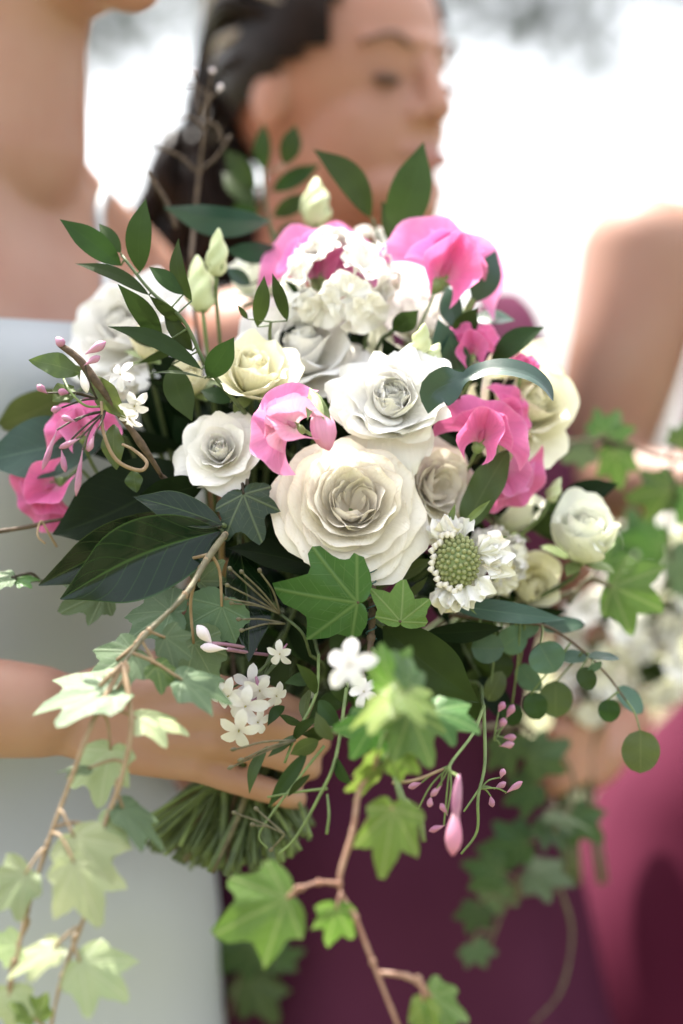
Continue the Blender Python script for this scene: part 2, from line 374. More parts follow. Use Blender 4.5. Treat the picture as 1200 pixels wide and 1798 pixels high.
def rose(label, c, R, axis, mat, n=30, seed=1, openness=1.0, full=0.0, ripple=0.035, pointed=0.0, name='rose', cat='rose',
         group=None, stem=True, lobed=0.0, inner=0.0, outer_mat=None, sepals=True, loose=0.0, nested=1):
    """R in photo pixels at that depth; c = (px,py,depth) of the visible centre"""
    k = K(c[2]); R = R * k; C = P(*c); ax = Vector(axis).normalized(); F = frame(ax)
    base = C - ax * R * 0.55
    T = thing(name, label, cat, base, group); g = rng(seed)
    for i in range(n):
        t = i / (n - 1)
        th = i * 2.39996 + g.uniform(-.25, .25) * (1 + loose)
        o = t ** (1.25 if openness >= 1 else 1.8) * openness
        a0 = rad(12 + 66 * o + full * 22 * (1 - t)); a1 = rad(-42 + 112 * o ** 1.3) + g.uniform(-.1, .1) * (1 + 2 * loose)
        L = R * (0.62 + 0.38 * t) * g.uniform(0.93, 1.06); r0 = R * (0.015 + 0.10 * t + inner * (1 - t) * 0.1)
        W = R * (0.24 + 0.42 * t ** 0.8) * g.uniform(.9, 1.1)
        tip = rad(8 + 75 * max(0, (t - 0.45) / 0.55)) * min(1.2, openness)
        cup = 0.95 + 0.5 * t
        prm = (r0, L, a0, a1, W, tip, cup, R * ripple * (0.5 + t), R * (-0.02 - 0.10 * t), lobed + pointed * t)
        B = base
        if full:      # many rimmed petals set round a crowded, slightly muddled heart
            rho = R * (.03 + .97 * t ** 1.08); h = R * (.50 + .15 * math.sin(math.pi * min(1, t * 1.25)) - .36 * max(0, (t - .5) / .5)) * g.uniform(.97, 1.03)
            r_0 = R * (.01 + .09 * t); al = math.atan2(rho - r_0, h); turn = rad(66 - 30 * t + g.uniform(-8, 8))
            LL = math.hypot(rho - r_0, h) * (turn / 2) / math.sin(turn / 2)
            sh = R * .095 * max(0, 1 - t / .42); q = (i % 3) * 2.094 + .6; jit = R * .022
            B = base + F @ V(math.cos(q) * sh + g.uniform(-jit, jit), math.sin(q) * sh + g.uniform(-jit, jit), 0)
            prm = (r_0, LL, al + turn / 2, al - turn / 2, (rho * g.uniform(.72, 1.0) + R * .10) * (1 - .18 * t), rad(16 + 40 * max(0, (t - .45) / .55)), 1.05 + .25 * t + g.uniform(0, .2), R * (.016 + .022 * t), 0, 0)
        v, f, uv = rose_petal_geo(B, F, th, prm, g)
        obj('petal', v, f, (outer_mat if outer_mat and t > 0.8 else mat), T, uv)
    if sepals:
        for q in range(5):
            prm = (R * 0.06, R * 0.62, rad(75), rad(50 + 40 * openness), R * 0.13, rad(40), 1.4, R * 0.01, -R * 0.13, 0.25)
            v, f, uv = rose_petal_geo(base, F, q * 1.2566 + 0.4, prm, g, 5, 6)
            obj('sepal', v, f, M_CALYX, T, uv)
        v, f = ball_geo(base - ax * R * 0.12, (R * .13, R * .13, R * .16), 10, 7, M=F); obj('hip', v, f, M_CALYX, T)
    if stem: stem_to_bind(T, base - ax * R * 0.2, ax, max(0.0016, R * 0.042), seed=seed)
    return T

def fan_geo(base, up, nrm, W, H, cup=0.1, ripple=0.06, waves=3.0, notch=0.1, span=78, ph=0.0, recurve=0.0, nu=15, nv=8, seed=0):
    up = Vector(up).normalized(); nrm = Vector(nrm); nrm = (nrm - up * nrm.dot(up)).normalized(); sd = up.cross(nrm)
    vs, uv = [], []
    for j in range(nv):
        r = j / (nv - 1)
        for i in range(nu):
            u = -1 + 2 * i / (nu - 1); a = u * rad(span) * (0.55 + 0.45 * r)
            rr = r * (1 - notch * math.exp(-(u * 4) ** 2) * r + 0.03 * math.sin(a * 9 + ph) * r)
            x = math.sin(a) * rr * W; y = math.cos(a) * rr * H
            z = cup * H * (rr ** 2) * (0.3 + 0.9 * u * u) - recurve * H * rr ** 3 + ripple * H * math.sin(waves * a * 2 + ph) * r ** 2.2
            z += 0.05 * H * noise.noise(V(u * 1.5 + seed * 3.1, r * 2, ph))
            vs.append(Vector(base) + sd * x + up * y + nrm * z); uv.append(((u + 1) / 2, r))
    return vs, grid_faces(nu, nv), uv
def fan(name, parent, mat, *a, **k):
    v, f, uv = fan_geo(*a, **k); return obj(name, v, f, mat, parent, uv)

def leaf_geo(b, t, W, roll=0.0, arch=0.0, fold=0.15, sweep=0.0, tipdroop=0.0, shape=0.9, nu=7, nv=13, wave=0.0, ph=0.0, blunt=0.0, ref=None):
    b, t = Vector(b), Vector(t); ax = t - b; L = ax.length; ax.normalize()
    n = Vector(ref) if ref else CAMDIR.copy()
    n = n - ax * n.dot(ax)
    if n.length < 1e-3: n = V(0, 0, 1) - ax * ax.z
    n.normalize(); n.rotate(Matrix.Rotation(rad(roll), 3, ax)); s = ax.cross(n)
    vs, uv = [], []
    for j in range(nv):
        v = j / (nv - 1)
        w = W * max(0.015, (4 * v ** shape * (1 - v ** shape)) ** (0.95 - 0.53 * blunt))
        if not blunt: w *= (1 - 0.35 * max(0, (v - 0.7) / 0.3))
        c = b + ax * L * v + n * (arch * L * math.sin(math.pi * v) - tipdroop * L * v ** 3) + s * sweep * L * math.sin(math.pi * v)
        for i in range(nu):
            u = -1 + 2 * i / (nu - 1)
            z = fold * abs(u) * w + wave * W * math.sin(v * 14 + ph + u * 1.5) * abs(u)
            vs.append(c + s * u * w + n * z); uv.append(((u + 1) / 2, v))
    return vs, grid_faces(nu, nv), uv
def leaf(parent, mat, b, t, Wpx, name='leaf', **k):
    bb = P(*b) if isinstance(b, tuple) else b; tt = P(*t) if isinstance(t, tuple) else t
    d = (bb.y + tt.y) / 2
    v, f, uv = leaf_geo(bb, tt, Wpx * K(d) / 2, **k)
    return obj(name, v, f, mat, parent, uv)

IVY = [(0, 1.0), (5, .90), (12, .76), (18, .65), (23, .61), (29, .66), (36, .76), (42, .83), (48, .74), (56, .58), (64, .49), (73, .49), (84, .53), (94, .46), (108, .34), (128, .24), (150, .15), (180, .05)]
def ivy_r(a):
    a = abs(a)
    for (x0, y0), (x1, y1) in zip(IVY, IVY[1:]):
        if a <= x1: return y0 + (y1 - y0) * (a - x0) / (x1 - x0)
    return .1
def ivy_geo(base, tipdir, nrm, size, g, curl=0.25, wide=1.0, lobes=1.0):
    curl = curl * g.uniform(1.0, 2.0)
    y = Vector(tipdir).normalized(); n = Vector(nrm); n = (n - y * n.dot(y)).normalized(); x = y.cross(n)
    na, nr = 56, 6; vs = [Vector(base)]; uv = [(0.5, 0.5)]; fs = []
    ph = g.uniform(0, 6); js = [g.uniform(.9, 1.1) for _ in range(na)]
    sk = g.uniform(-.08, .08)
    for j in range(1, nr + 1):
        q = j / nr
        for i in range(na):
            a = -180 + 360 * (i + .5) / na
            R = ivy_r(a); R = R ** lobes * (0.985 + 0.03 * math.sin(i * 2.7 + ph)) * (1 + .10 * math.sin(rad(a) + ph) + .07 * math.sin(rad(a) * 3 + ph * 2.3)); rr = R * (q if j < nr else 1)
            X = math.sin(rad(a)) * rr * wide * (1 + sk * math.copysign(1, a)); Y = math.cos(rad(a)) * rr
            near = min(abs(a - t) for t in IVY_ANG) / 30
            z = -curl * rr * rr * 0.55 + 0.09 * min(near, 1) * rr + 0.16 * curl * math.sin(rad(a) * 2 + ph) * rr + 0.05 * math.sin(rad(a) * 5 + ph) * q * q * curl
            vs.append(Vector(base) + (x * X + y * Y + n * z) * size); uv.append((0.5 + X / 2.4 / wide, 0.5 + Y / 2.4))
    for i in range(na): fs.append((0, 1 + i, 1 + (i + 1) % na))
    for j in range(nr - 1):
        for i in range(na):
            a = 1 + j * na + i; b = 1 + j * na + (i + 1) % na
            fs.append((a, a + na, b + na, b))
    return vs, fs, uv
def ivy_leaf(parent, mat, c, size, ang, tilt=(0, 0), seed=0, node=None, curl=0.25, wide=1.0, pmat=None, lobes=1.0, arc=0.0):
    """c = where the petiole joins the blade; ang = picture angle of the middle lobe (0 = right, 90 = up); tilt = lean of the blade towards up / right"""
    g = rng(seed * 7 + 5); b = P(*c); a = rad(ang)
    n = V(math.sin(rad(tilt[1])), -math.cos(rad(tilt[0])) * math.cos(rad(tilt[1])), math.sin(rad(tilt[0])))
    y = V(math.cos(a), 0, math.sin(a)); y = y - n * y.dot(n)
    v, f, uv = ivy_geo(b, y, n, size * K(c[2]), g, curl, wide, lobes)
    o = obj('leaf', v, f, mat, parent, uv)
    if node is not None:
        nd = P(*node) if isinstance(node, tuple) else node
        m = nd.lerp(b, 0.55) - y.normalized() * 0.004 * (1 + arc * 4) + V(0, 0, 0.003)
        tube('petiole', [nd, m, b + n * 0.0004], [0.0011, 0.0008], pmat or M_STEM2, o, sides=6, n=4)
    return o

def bud_geo(b, t, R, belly=0.4, sides=9, nv=9, twist=0.5, ridge=0.10):
    b, t = Vector(b), Vector(t); F = frame(t - b); L = (t - b).length; vs = []; uv = []
    for j in range(nv):
        v = j / (nv - 1)
        w = R * max(0.05, math.sin(math.pi * min(1, (v * 0.93 + 0.05)) ** (math.log(.5) / math.log(belly)))) ** 0.85
        for i in range(sides):
            a = 2 * math.pi * i / sides + twist * v
            q = w * (1 + ridge * math.cos(3 * (a - twist * v * 3)))
            vs.append(b + F @ V(math.cos(a) * q, math.sin(a) * q, L * v)); uv.append((i / sides, v))
    f = grid_faces(sides, nv, True); f.append(tuple(range(sides))[::-1]); f.append(tuple((nv - 1) * sides + i for i in range(sides)))
    return vs, f, uv
def bud(name, parent, mat, b, t, Rpx, **k):
    bb = P(*b) if isinstance(b, tuple) else b; tt = P(*t) if isinstance(t, tuple) else t
    v, f, uv = bud_geo(bb, tt, Rpx * K(bb.y), **k); return obj(name, v, f, mat, parent, uv)

def rot_img(ang):  # picture angle -> world direction in the image plane
    return V(math.cos(rad(ang)), 0, math.sin(rad(ang)))

def sweet_pea(label, c, S, up, face, mat, wing=None, seed=0, waves=3.0, stem=True, span=80, second=None):
    """up = picture angle towards which the standard petal opens; face = direction the flower looks"""
    k = K(c[2]) * S; C = P(*c); g = rng(seed + 40); U = rot_img(up); fc = Vector(face).normalized()
    T = thing('sweet_pea', label, 'sweet pea', C, 'pink sweet peas in the bridal bouquet')
    sd = U.cross(fc).normalized()
    fan('petal', T, mat, C - fc * k * .04, U - fc * .12, fc, k * 0.92, k * 0.98, cup=0.10, ripple=0.13, waves=waves * 1.3, notch=0.14, span=104, ph=seed * 1.7, recurve=0.10, nu=33, nv=13, seed=seed)
    wm = wing or mat
    fan('petal', T, wm, C, U + fc * .35, fc, k * 0.62, k * 0.74, cup=0.22, ripple=0.12, waves=waves, notch=0.10, span=80, ph=seed * 2.3 + 1, recurve=0.02, nu=23, nv=10, seed=seed + 5)
    for s in (-1, 1):
        fan('petal', T, wm, C + fc * k * 0.08, (U * 0.45 + sd * s * 0.5 + fc * 0.6), (fc - sd * s * 0.7 - U * .1), k * 0.62, k * 0.72, cup=0.30, ripple=0.10, waves=2.6, notch=0.05, span=78, ph=seed + s, nu=19, nv=9, seed=seed + s)
    v, f, uv = bud_geo(C + fc * k * 0.05, C + fc * k * 0.30 + U * k * 0.2, k * 0.06); obj('keel', v, f, wm, T, uv)
    v, f, uv = bud_geo(C - U * k * 0.20 - fc * k * 0.05, C + U * k * 0.06, k * 0.11, belly=0.5); obj('calyx', v, f, M_CALYX, T, uv)
    for q in range(4):
        a = q * 1.57 + .4; dr = (frame(U) @ V(math.cos(a), math.sin(a), 0))
        v, f, uv = leaf_geo(C - U * k * .05 + dr * k * .08, C + U * k * 0.10 + dr * k * 0.2, k * 0.06, nu=3, nv=5); obj('sepal', v, f, M_CALYX, T, uv)
    if stem: stem_to_bind(T, C - U * k * 0.18, U, 0.0011, M_STEM2)
    return T

def jasmine_flower(parent, c, axis, size, seed=0, tube_len=1.1, mat=None, tmat=None, name='flower'):
    """a small five-petalled trumpet: flower > petals, tube"""
    C = P(*c) if isinstance(c, tuple) else c; k = K(C.y) * size; ax = Vector(axis).normalized(); F = frame(ax); g = rng(seed + 77)
    v, f, uv = tube_geo([C - ax * k * tube_len, C - ax * k * tube_len * 0.5, C], [k * 0.05, k * 0.09, k * 0.13], sides=8, n=3)
    T = obj(name, v, f, tmat or M_PLUM, parent, uv)
    for q in range(5):
        a = q * 1.2566 + g.uniform(-.12, .12) + seed
        d = F @ V(math.cos(a), math.sin(a), g.uniform(-.25, .15))
        v, f, uv = leaf_geo(C, C + d * k * g.uniform(.85, 1.05), k * 0.26, fold=0.15, arch=0.08, tipdroop=0.10, shape=1.25, nu=5, nv=8, ref=ax, blunt=0.6)
        obj('petal', v, f, mat or M_JAS, T, uv)
    v, f, uv = tube_geo([C - ax * k * .05, C + ax * k * .12], [k * 0.035, k * 0.03], sides=5, n=2); obj('stamen', v, f, M_YELLOW, T, uv)
    return T

def floret_cluster(name, label, cat, c, R, axis, mat, n=14, petals=6, size=0.42, seed=0, group=None, ruff=0.14, stem=True, flat=0.6):
    """a head of frilly florets; R px"""
    k = K(c[2]); Rw = R * k; C = P(*c); ax = Vector(axis).normalized(); F = frame(ax); g = rng(seed + 300)
    T = thing(name, label, cat, C - ax * Rw * .5, group)
    for i in range(n):
        z = 1 - (i + .5) / n * (1.15); rr = math.sqrt(max(0, 1 - z * z)); a = i * 2.39996
        d = V(rr * math.cos(a), rr * math.sin(a), z * flat).normalized()
        pos = C + F @ V(d.x * Rw * .62, d.y * Rw * .62, d.z * Rw * flat * .62)
        od = (F @ d); G = frame(od)
        for q in range(petals):
            b = q * 6.283 / petals * 1.0 + g.uniform(-.4, .4); lean = g.uniform(.15, .95)
            up = G @ V(math.cos(b), math.sin(b), lean)
            nr = G @ V(-math.cos(b) * lean, -math.sin(b) * lean, 1)
            v, f, uv = fan_geo(pos, up, nr, Rw * size * .8, Rw * size * g.uniform(.85, 1.15), cup=.15, ripple=ruff, waves=g.uniform(2.5, 4.2), notch=.1, span=66, ph=g.uniform(0, 6), recurve=g.uniform(0, .3), nu=11, nv=6, seed=i * 7 + q)
            obj('petal', v, f, mat, T, uv)
    if stem: stem_to_bind(T, C - ax * Rw * .5, ax, 0.002)
    return T

# ------------------------------------------------------------------ the setting
def sheet(name, z, s, mat):
    o = obj(name, [(-s, -s, z), (s, -s, z), (s, s, z), (-s, s, z)], [(0, 1, 2, 3)], mat, smooth=False); o['kind'] = 'structure'; return o
sheet('ground', 0.0, 900, M_GRASS)

def tree(label, base, crown_c, crown_r, n, seed, leaf=0.09, trunk_r=0.16):
    g = rng(seed); T = thing('tree', label, 'tree', V(*base), 'trees behind the bridal party')
    b = V(*base); c = V(*crown_c)
    vs, fs = [], []
    def add(pts, r):
        v, f, _ = tube_geo(pts, r, sides=8, n=4, off=len(vs), wob=.2, seed=seed); vs.extend(v); fs.extend(f)
    top = b.lerp(c, .75); top.z = c.z + .1
    add([b, b + V(0.1, 0, c.z * .4), top], [trunk_r, trunk_r * .75, trunk_r * .4])
    tips = []
    for i in range(26):
        d = V(g.uniform(-1, 1), g.uniform(-1, 1), g.uniform(-.75, .8)); d.normalize()
        e = c + V(d.x * crown_r[0], d.y * crown_r[1], d.z * crown_r[2]) * g.uniform(.7, 1)
        s = (b + V(.1, 0, c.z * .4)).lerp(top, g.uniform(.4, 1))
        add([s, s.lerp(e, .5) + V(0, 0, .25), e], [trunk_r * .25, .035, .012]); tips.append((s, e))
    obj('trunk', vs, fs, M_BARK, T)
    vs, fs = [], []
    for i in range(n):
        s, e = g.choice(tips); p = s.lerp(e, g.uniform(.35, 1.08)) + V(g.gauss(0, .22), g.gauss(0, .22), g.gauss(-.06, .2))
        a = V(g.gauss(0, 1), g.gauss(0, 1), g.gauss(0, 1)).normalized(); q = a.orthogonal().normalized(); L = leaf * g.uniform(.6, 1.3)
        k = len(vs); vs += [p, p + a * L * .5 + q * L * .25, p + a * L, p + a * L * .5 - q * L * .25]; fs.append((k, k + 1, k + 2, k + 3))
    obj('crown', vs, fs, M_TLEAF, T, smooth=False)
tree('leafy tree with drooping branches behind the right bridesmaid', (3.6, 9.5, 0), (1.6, 9.2, 4.25), (2.6, 1.6, 1.35), 7500, 3, leaf=.16)
tree('leafy tree seen between the bride and the dark haired bridesmaid', (-3.4, 11, 0), (-1.7, 10.8, 4.8), (2.2, 1.6, 1.6), 8000, 8, leaf=.16)

# ------------------------------------------------------------------ people
def loft_geo(rings, n=48, fold=None, off=0, cap=True):
    """rings: (x, y, z, front radius, side radius, facing angle)"""
    vs, uv = [], []
    for j, (x, y, z, rx, ry, ph) in enumerate(rings):
        for i in range(n):
            a = 2 * math.pi * i / n
            s = 1 + (fold(a, z) if fold else 0)
            lx, ly = rx * math.cos(a) * s, ry * math.sin(a) * s
            vs.append(V(x + lx * math.cos(ph) - ly * math.sin(ph), y + lx * math.sin(ph) + ly * math.cos(ph), z)); uv.append((i / n, z))
    f = grid_faces(n, len(rings), True, off)
    if cap: f.append(tuple(off + i for i in range(n))[::-1]); f.append(tuple(off + (len(rings) - 1) * n + i for i in range(n)))
    return vs, f, uv
def interp(rings, m):
    out = []
    for i in range(m):
        t = i / (m - 1) * (len(rings) - 1); k = min(int(t), len(rings) - 2); f = t - k
        p = [rings[max(k - 1, 0)], rings[k], rings[k + 1], rings[min(k + 2, len(rings) - 1)]]
        out.append(tuple(0.5 * (2 * b + (c - a) * f + (2 * a - 5 * b + 4 * c - d) * f * f + (3 * b - a - 3 * c + d) * f ** 3) for a, b, c, d in zip(*p)))
    return out
def solid(name, parts, mat, parent, voxel=0.003, smooth=6):
    """overlapping shapes fused into one continuous skin"""
    vs, fs = [], []
    for p in parts:
        if p[0] == 't': v, f, _ = tube_geo(p[1], p[2], sides=36, n=10, off=len(vs))
        elif p[0] == 'b': v, f = ball_geo(p[1], p[2], 48, 32, len(vs), p[3] if len(p) > 3 else None)
        else: v, f, _ = loft_geo(interp(p[1], 60), 90, None, len(vs))
        vs += v; fs += f
        if p[0] == 't':
            for e, r in ((p[1][0], p[2][0]), (p[1][-1], p[2][-1])):
                v, f = ball_geo(e, r * .99, 36, 24, len(vs)); vs += v; fs += f
    me = bpy.data.meshes.new('tmp'); me.from_pydata([tuple(v) for v in vs], [], fs)
    bm = bmesh.new(); bm.from_mesh(me); bmesh.ops.recalc_face_normals(bm, faces=bm.faces); bm.to_mesh(me); bm.free()
    o = bpy.data.objects.new('tmp', me); COL.objects.link(o)
    m = o.modifiers.new('r', 'REMESH'); m.mode = 'VOXEL'; m.voxel_size = voxel
    s = o.modifiers.new('s', 'SMOOTH'); s.factor = 0.5; s.iterations = smooth
    dg = bpy.context.evaluated_depsgraph_get(); ev = o.evaluated_get(dg).to_mesh()
    co = np.empty(len(ev.vertices) * 3); ev.vertices.foreach_get('co', co)
    faces = [tuple(q.vertices) for q in ev.polygons]
    bpy.data.objects.remove(o)
    return obj(name, co.reshape(-1, 3), faces, mat, parent)
UP = V(0, 0, 1)
def head_parts(C, f):
    f = Vector(f).normalized(); s = f.cross(UP); M = Matrix((f, s, UP)).transposed()
    L = lambda a, b, c: C + f * a + s * b + UP * c
    p = [('b', L(-.014, 0, .022), (.094, .075, .100), M), ('b', L(.016, 0, -.038), (.066, .058, .078), M),
         ('b', L(.066, 0, -.097), (.021, .024, .018), M), ('b', L(.045, 0, -.085), (.04, .042, .025), M),
         ('t', [L(.076, 0, .018), L(.086, 0, -.005), L(.093, 0, -.026)], [.008, .009, .012]), ('b', L(.082, .011, -.03), .0085), ('b', L(.082, -.011, -.03), .0085),
         ('t', [L(.058, -.042, .024), L(.076, 0, .024), L(.058, .042, .024)], [.008, .010, .008]),
         ('b', L(.042, .030, -.034), (.026, .022, .028)), ('b', L(.042, -.030, -.034), (.026, .022, .028)),
         ('b', L(.075, 0, -.058), (.011, .024, .007), M), ('b', L(.073, 0, -.070), (.011, .020, .008), M),
         ('t', [L(-.015, 0, -.05), L(-.03, 0, -.12), L(-.04, 0, -.20)], [.052, .050, .058])]
    for q in (-1, 1): p.append(('b', L(-.012, .074 * q, -.012), (.018, .007, .030), M))
    return p, L, M
# ---- bride, facing right and a little towards the photographer
BP = thing('person', 'person in a white strapped gown holding the bridal bouquet with one hand', 'person', V(-.25, .26, 0))
PHB = math.atan2(-.5, .85)
bt = [(-.25, .26, .80, .12, .17, PHB), (-.25, .26, 1.05, .09, .125, PHB), (-.235, .25, 1.24, .115, .150, PHB), (-.245, .255, 1.34, .090, .168, PHB), (-.25, .255, 1.395, .068, .135, PHB), (-.245, .25, 1.432, .060, .085, PHB), (-.238, .242, 1.47, .052, .058, PHB)]
hp, BL, BM = head_parts(V(-.197, .215, 1.645), (.85, -.5, 0))
sh_r, sh_l = V(-.335, .125, 1.365), V(-.165, .385, 1.365)
wr = P(70, 1250, .05)
arm = [('t', [V(-.232, .245, 1.475), V(-.215, .29, 1.425), sh_l + V(0, 0, .012)], [.040, .042, .040]), ('t', [V(-.24, .23, 1.475), V(-.27, .19, 1.425), sh_r + V(0, 0, .012)], [.040, .042, .040]), ('b', sh_r, .05), ('t', [sh_r, V(-.395, .085, 1.24), V(-.425, .065, 1.10)], [.047, .043, .038]),
       ('t', [V(-.425, .065, 1.10), V(-.31, .06, 1.088), wr], [.039, .038, .0285]), ('b', sh_l, .048), ('t', [sh_l, V(-.13, .43, 1.24), V(-.12, .40, 1.10)], [.045, .042, .038]),
       ('t', [V(-.12, .40, 1.10), V(-.09, .28, 1.06), P(470, 1270, .15)], [.038, .033, .026])]
kn = [(372, 1213, .036), (398, 1254, .029), (384, 1299, .033), (345, 1343, .043)]
fg = [[(372, 1213, .036), (455, 1226, .040), (520, 1250, .062), (545, 1262, .095)],
      [(398, 1254, .029), (480, 1272, .033), (548, 1296, .056), (562, 1304, .092)],
      [(384, 1299, .033), (462, 1318, .037), (532, 1342, .060), (545, 1350, .094)],
      [(345, 1345, .043), (425, 1374, .043), (505, 1398, .062), (522, 1402, .090)]]
hand = [('b', P(190, 1268, .047), (.034, .014, .026))]
for i, q in enumerate(kn): hand.append(('t', [P(95, 1225 + i * 20, .05), P(230, 1222 + i * 34, .044), P(*q)], [.013, .0125, .0108]))
for i, q in enumerate(fg): hand.append(('t', [P(*x) for x in q], [.0106, .0096, .0088, .0078] if i < 3 else [.0098, .0088, .008, .007]))
for q in kn: hand.append(('b', P(q[0], q[1], q[2] - .0015), .0112))
hand.append(('t', [P(130, 1225, .056), P(250, 1180, .075), P(340, 1165, .10), P(400, 1170, .12)], [.014, .0125, .0105, .009]))
body = solid('body', [('l', bt)] + hp + arm + hand, M_SKIN, BP, 0.0028, 9)
def bfold(a, z): return 0.012 * math.sin(9 * a + z * 9) * max(0, min(1, (1.0 - z) * 2)) + 0.006 * math.sin(5 * a + 30 * z) + 0.004 * math.sin(70 * z + 3 * a)
dr = [(-.24, .255, .02, .30, .33, PHB), (-.24, .26, .45, .20, .24, PHB), (-.238, .26, .80, .150, .185, PHB), (-.24, .26, .95, .143, .170, PHB), (-.245, .26, 1.05, .104, .138, PHB), (-.233, .25, 1.20, .126, .160, PHB), (-.228, .248, 1.285, .128, .168, PHB), (-.238, .252, 1.335, .108, .176, PHB)]
v, f, uv = loft_geo(interp(dr, 70), 90, bfold, cap=False)
for i_, p in enumerate(v):
    a_ = 2 * math.pi * (i_ % 90) / 90; p.z -= .012 * max(0, math.cos(a_ + .5)) * max(0, min(1, (p.z - 1.24) / .09))
obj('gown', v, f, M_SATIN, BP, uv)
from mathutils.bvhtree import BVHTree
bvh = BVHTree.FromPolygons([v.co + BP.location for v in body.data.vertices], [tuple(p.vertices) for p in body.data.polygons])
def on_body(p):
    q, n, _, _ = bvh.find_nearest(p); return q + n * .0015
cs = catmull([P(285, 620, .15), P(262, 500, .20), P(242, 420, .24), P(218, 345, .28), P(198, 300, .33), V(-.205, .36, 1.40), V(-.22, .37, 1.34)], 5)
tube('strap', [on_body(c) for c in cs], [.0042, .0042], M_SATIN, BP, sides=8, n=2)
v, f = ball_geo(BL(-.035, 0, .035), (.093, .083, .10), 24, 16, 0, BM); v2, f2 = ball_geo(BL(-.12, 0, 0), .05, 16, 12, len(v)); obj('hair', v + v2, f + f2, M_HAIR, BP)
for q in (-1, 1):
    v, f = ball_geo(BL(.070, .032 * q, -.002), .011, 12, 8); obj('eye', v, f, M_EYE, BP)
# ---- dark haired bridesmaid in mauve
MP = thing('person', 'person with dark swept-back hair in a mauve dress looking to the side', 'person', V(.03, .47, 0))
PHM = math.atan2(-.6, .8)
mt = [(.03, .47, .80, .12, .17, PHM), (.03, .47, 1.02, .09, .125, PHM), (.04, .465, 1.21, .118, .150, PHM), (.03, .47, 1.31, .09, .165, PHM), (.02, .475, 1.355, .06, .12, PHM), (.01, .475, 1.38, .05, .065, PHM)]
FM = V(.73, -.68, 0).normalized()
MC = V(.004, .45, 1.527)
hp, ML, MM = head_parts(MC, FM)
ms, ml = V(-.07, .36, 1.315), V(.125, .585, 1.32)
h2 = P(985, 1300, .30)
arm = [('b', ms, .05), ('t', [ms, V(-.105, .40, 1.18), V(-.125, .43, 1.08)], [.046, .042, .037]), ('t', [V(-.125, .43, 1.08), V(-.13, .43, .96), V(-.125, .42, .85)], [.037, .033, .026]), ('b', V(-.125, .42, .80), (.018, .032, .055)),
       ('b', ml, .048), ('t', [ml, V(.19, .60, 1.18), V(.215, .58, 1.05)], [.045, .041, .036]), ('t', [V(.215, .58, 1.05), V(.21, .47, 1.04), P(1035, 1330, .385)], [.036, .032, .025])]
for i in range(4): arm.append(('t', [P(1040, 1290 + i * 24, .37), P(1010, 1275 + i * 28, .335), P(985, 1290 + i * 28, .325), P(965, 1300 + i * 28, .335)], [.012, .0105, .0095, .008]))
arm.append(('t', [P(1040, 1285, .36), P(1010, 1255, .34), P(985, 1248, .335)], [.013, .011, .009]))
solid('body', [('l', mt)] + hp + arm, M_SKIN2, MP, 0.0032, 5)
def mfold(a, z): return (0.085 * math.sin(8 * a + 2.5 * z + .6) + 0.03 * math.sin(13 * a - 4 * z)) * max(0, min(1, (1.0 - z) * 2.2)) + 0.006 * math.sin(6 * a + 40 * z)
dm = [(.03, .47, .02, .33, .40, PHM), (.03, .47, .45, .24, .28, PHM), (.03, .47, .80, .165, .205, PHM), (.03, .47, .95, .135, .175, PHM), (.03, .47, 1.03, .102, .138, PHM), (.042, .465, 1.21, .130, .160, PHM), (.034, .468, 1.31, .103, .178, PHM), (.03, .47, 1.35, .080, .160, PHM)]
v, f, uv = loft_geo(interp(dm, 70), 140, mfold, cap=False); obj('dress', v, f, M_MAUVE, MP, uv)
tube('strap', [V(.15, .50, 1.30), V(.135, .555, 1.362), V(.11, .60, 1.34)], [.022, .02, .02], M_MAUVE, MP, sides=10)
# hair: a cap following the skull behind the hairline, locks swept back to a low knot
s_ = V(.8, -.6, 0).cross(UP)
vs, fs = [], []
nu, nv = 60, 40
for j in range(nv):
    th = math.pi * j / (nv - 1)
    for i in range(nu):
        ph = 2 * math.pi * i / nu
        a, b, c = .101 * math.sin(th) * math.cos(ph), .083 * math.sin(th) * math.sin(ph), .108 * math.cos(th)
        rp = 1 + .03 * noise.noise(V(a * 20, b * 60, c * 60))
        vs.append(ML(-.014 + a * rp, b * rp, .022 + c * rp))
cond = []
for v_ in vs:
    r = v_ - MC; a = r.dot(FM); z = r.z
    lim = .052 if z > .02 else (.052 - (.02 - z) * 2.0 if z > -.035 else -.078)
    cond.append(a < lim + .004 * noise.noise(v_ * 60))
fs = [q for q in grid_faces(nu, nv, True) if all(cond[i] for i in q)]
hair = obj('hair', vs, fs, M_HAIR, MP)
knot = P(345, 300, .47)
vs, fs, vs2, fs2 = [], [], [], []
g = rng(5)
for i in range(120):
    side = g.uniform(-1, 1); el = g.uniform(-.15, 1.0)
    st = ML(.045 - .03 * abs(side) + g.uniform(-.02, .0), side * .078, .022 + .108 * math.sqrt(max(0, 1 - (side * .95) ** 2)) * max(.1, el))
    mid = ML(-.05, side * .088, .022 + .085 * el); mid2 = ML(-.105, side * .05, .01 + .05 * el)
    A, B = (vs2, fs2) if g.random() < .38 and el > .1 else (vs, fs)
    v, f, _ = tube_geo([st, mid, mid2, knot + V(g.gauss(0, .012), g.gauss(0, .012), g.gauss(0, .012))], [.0015, .0055, .0055, .003], sides=6, n=6, off=len(A)); A += v; B += f
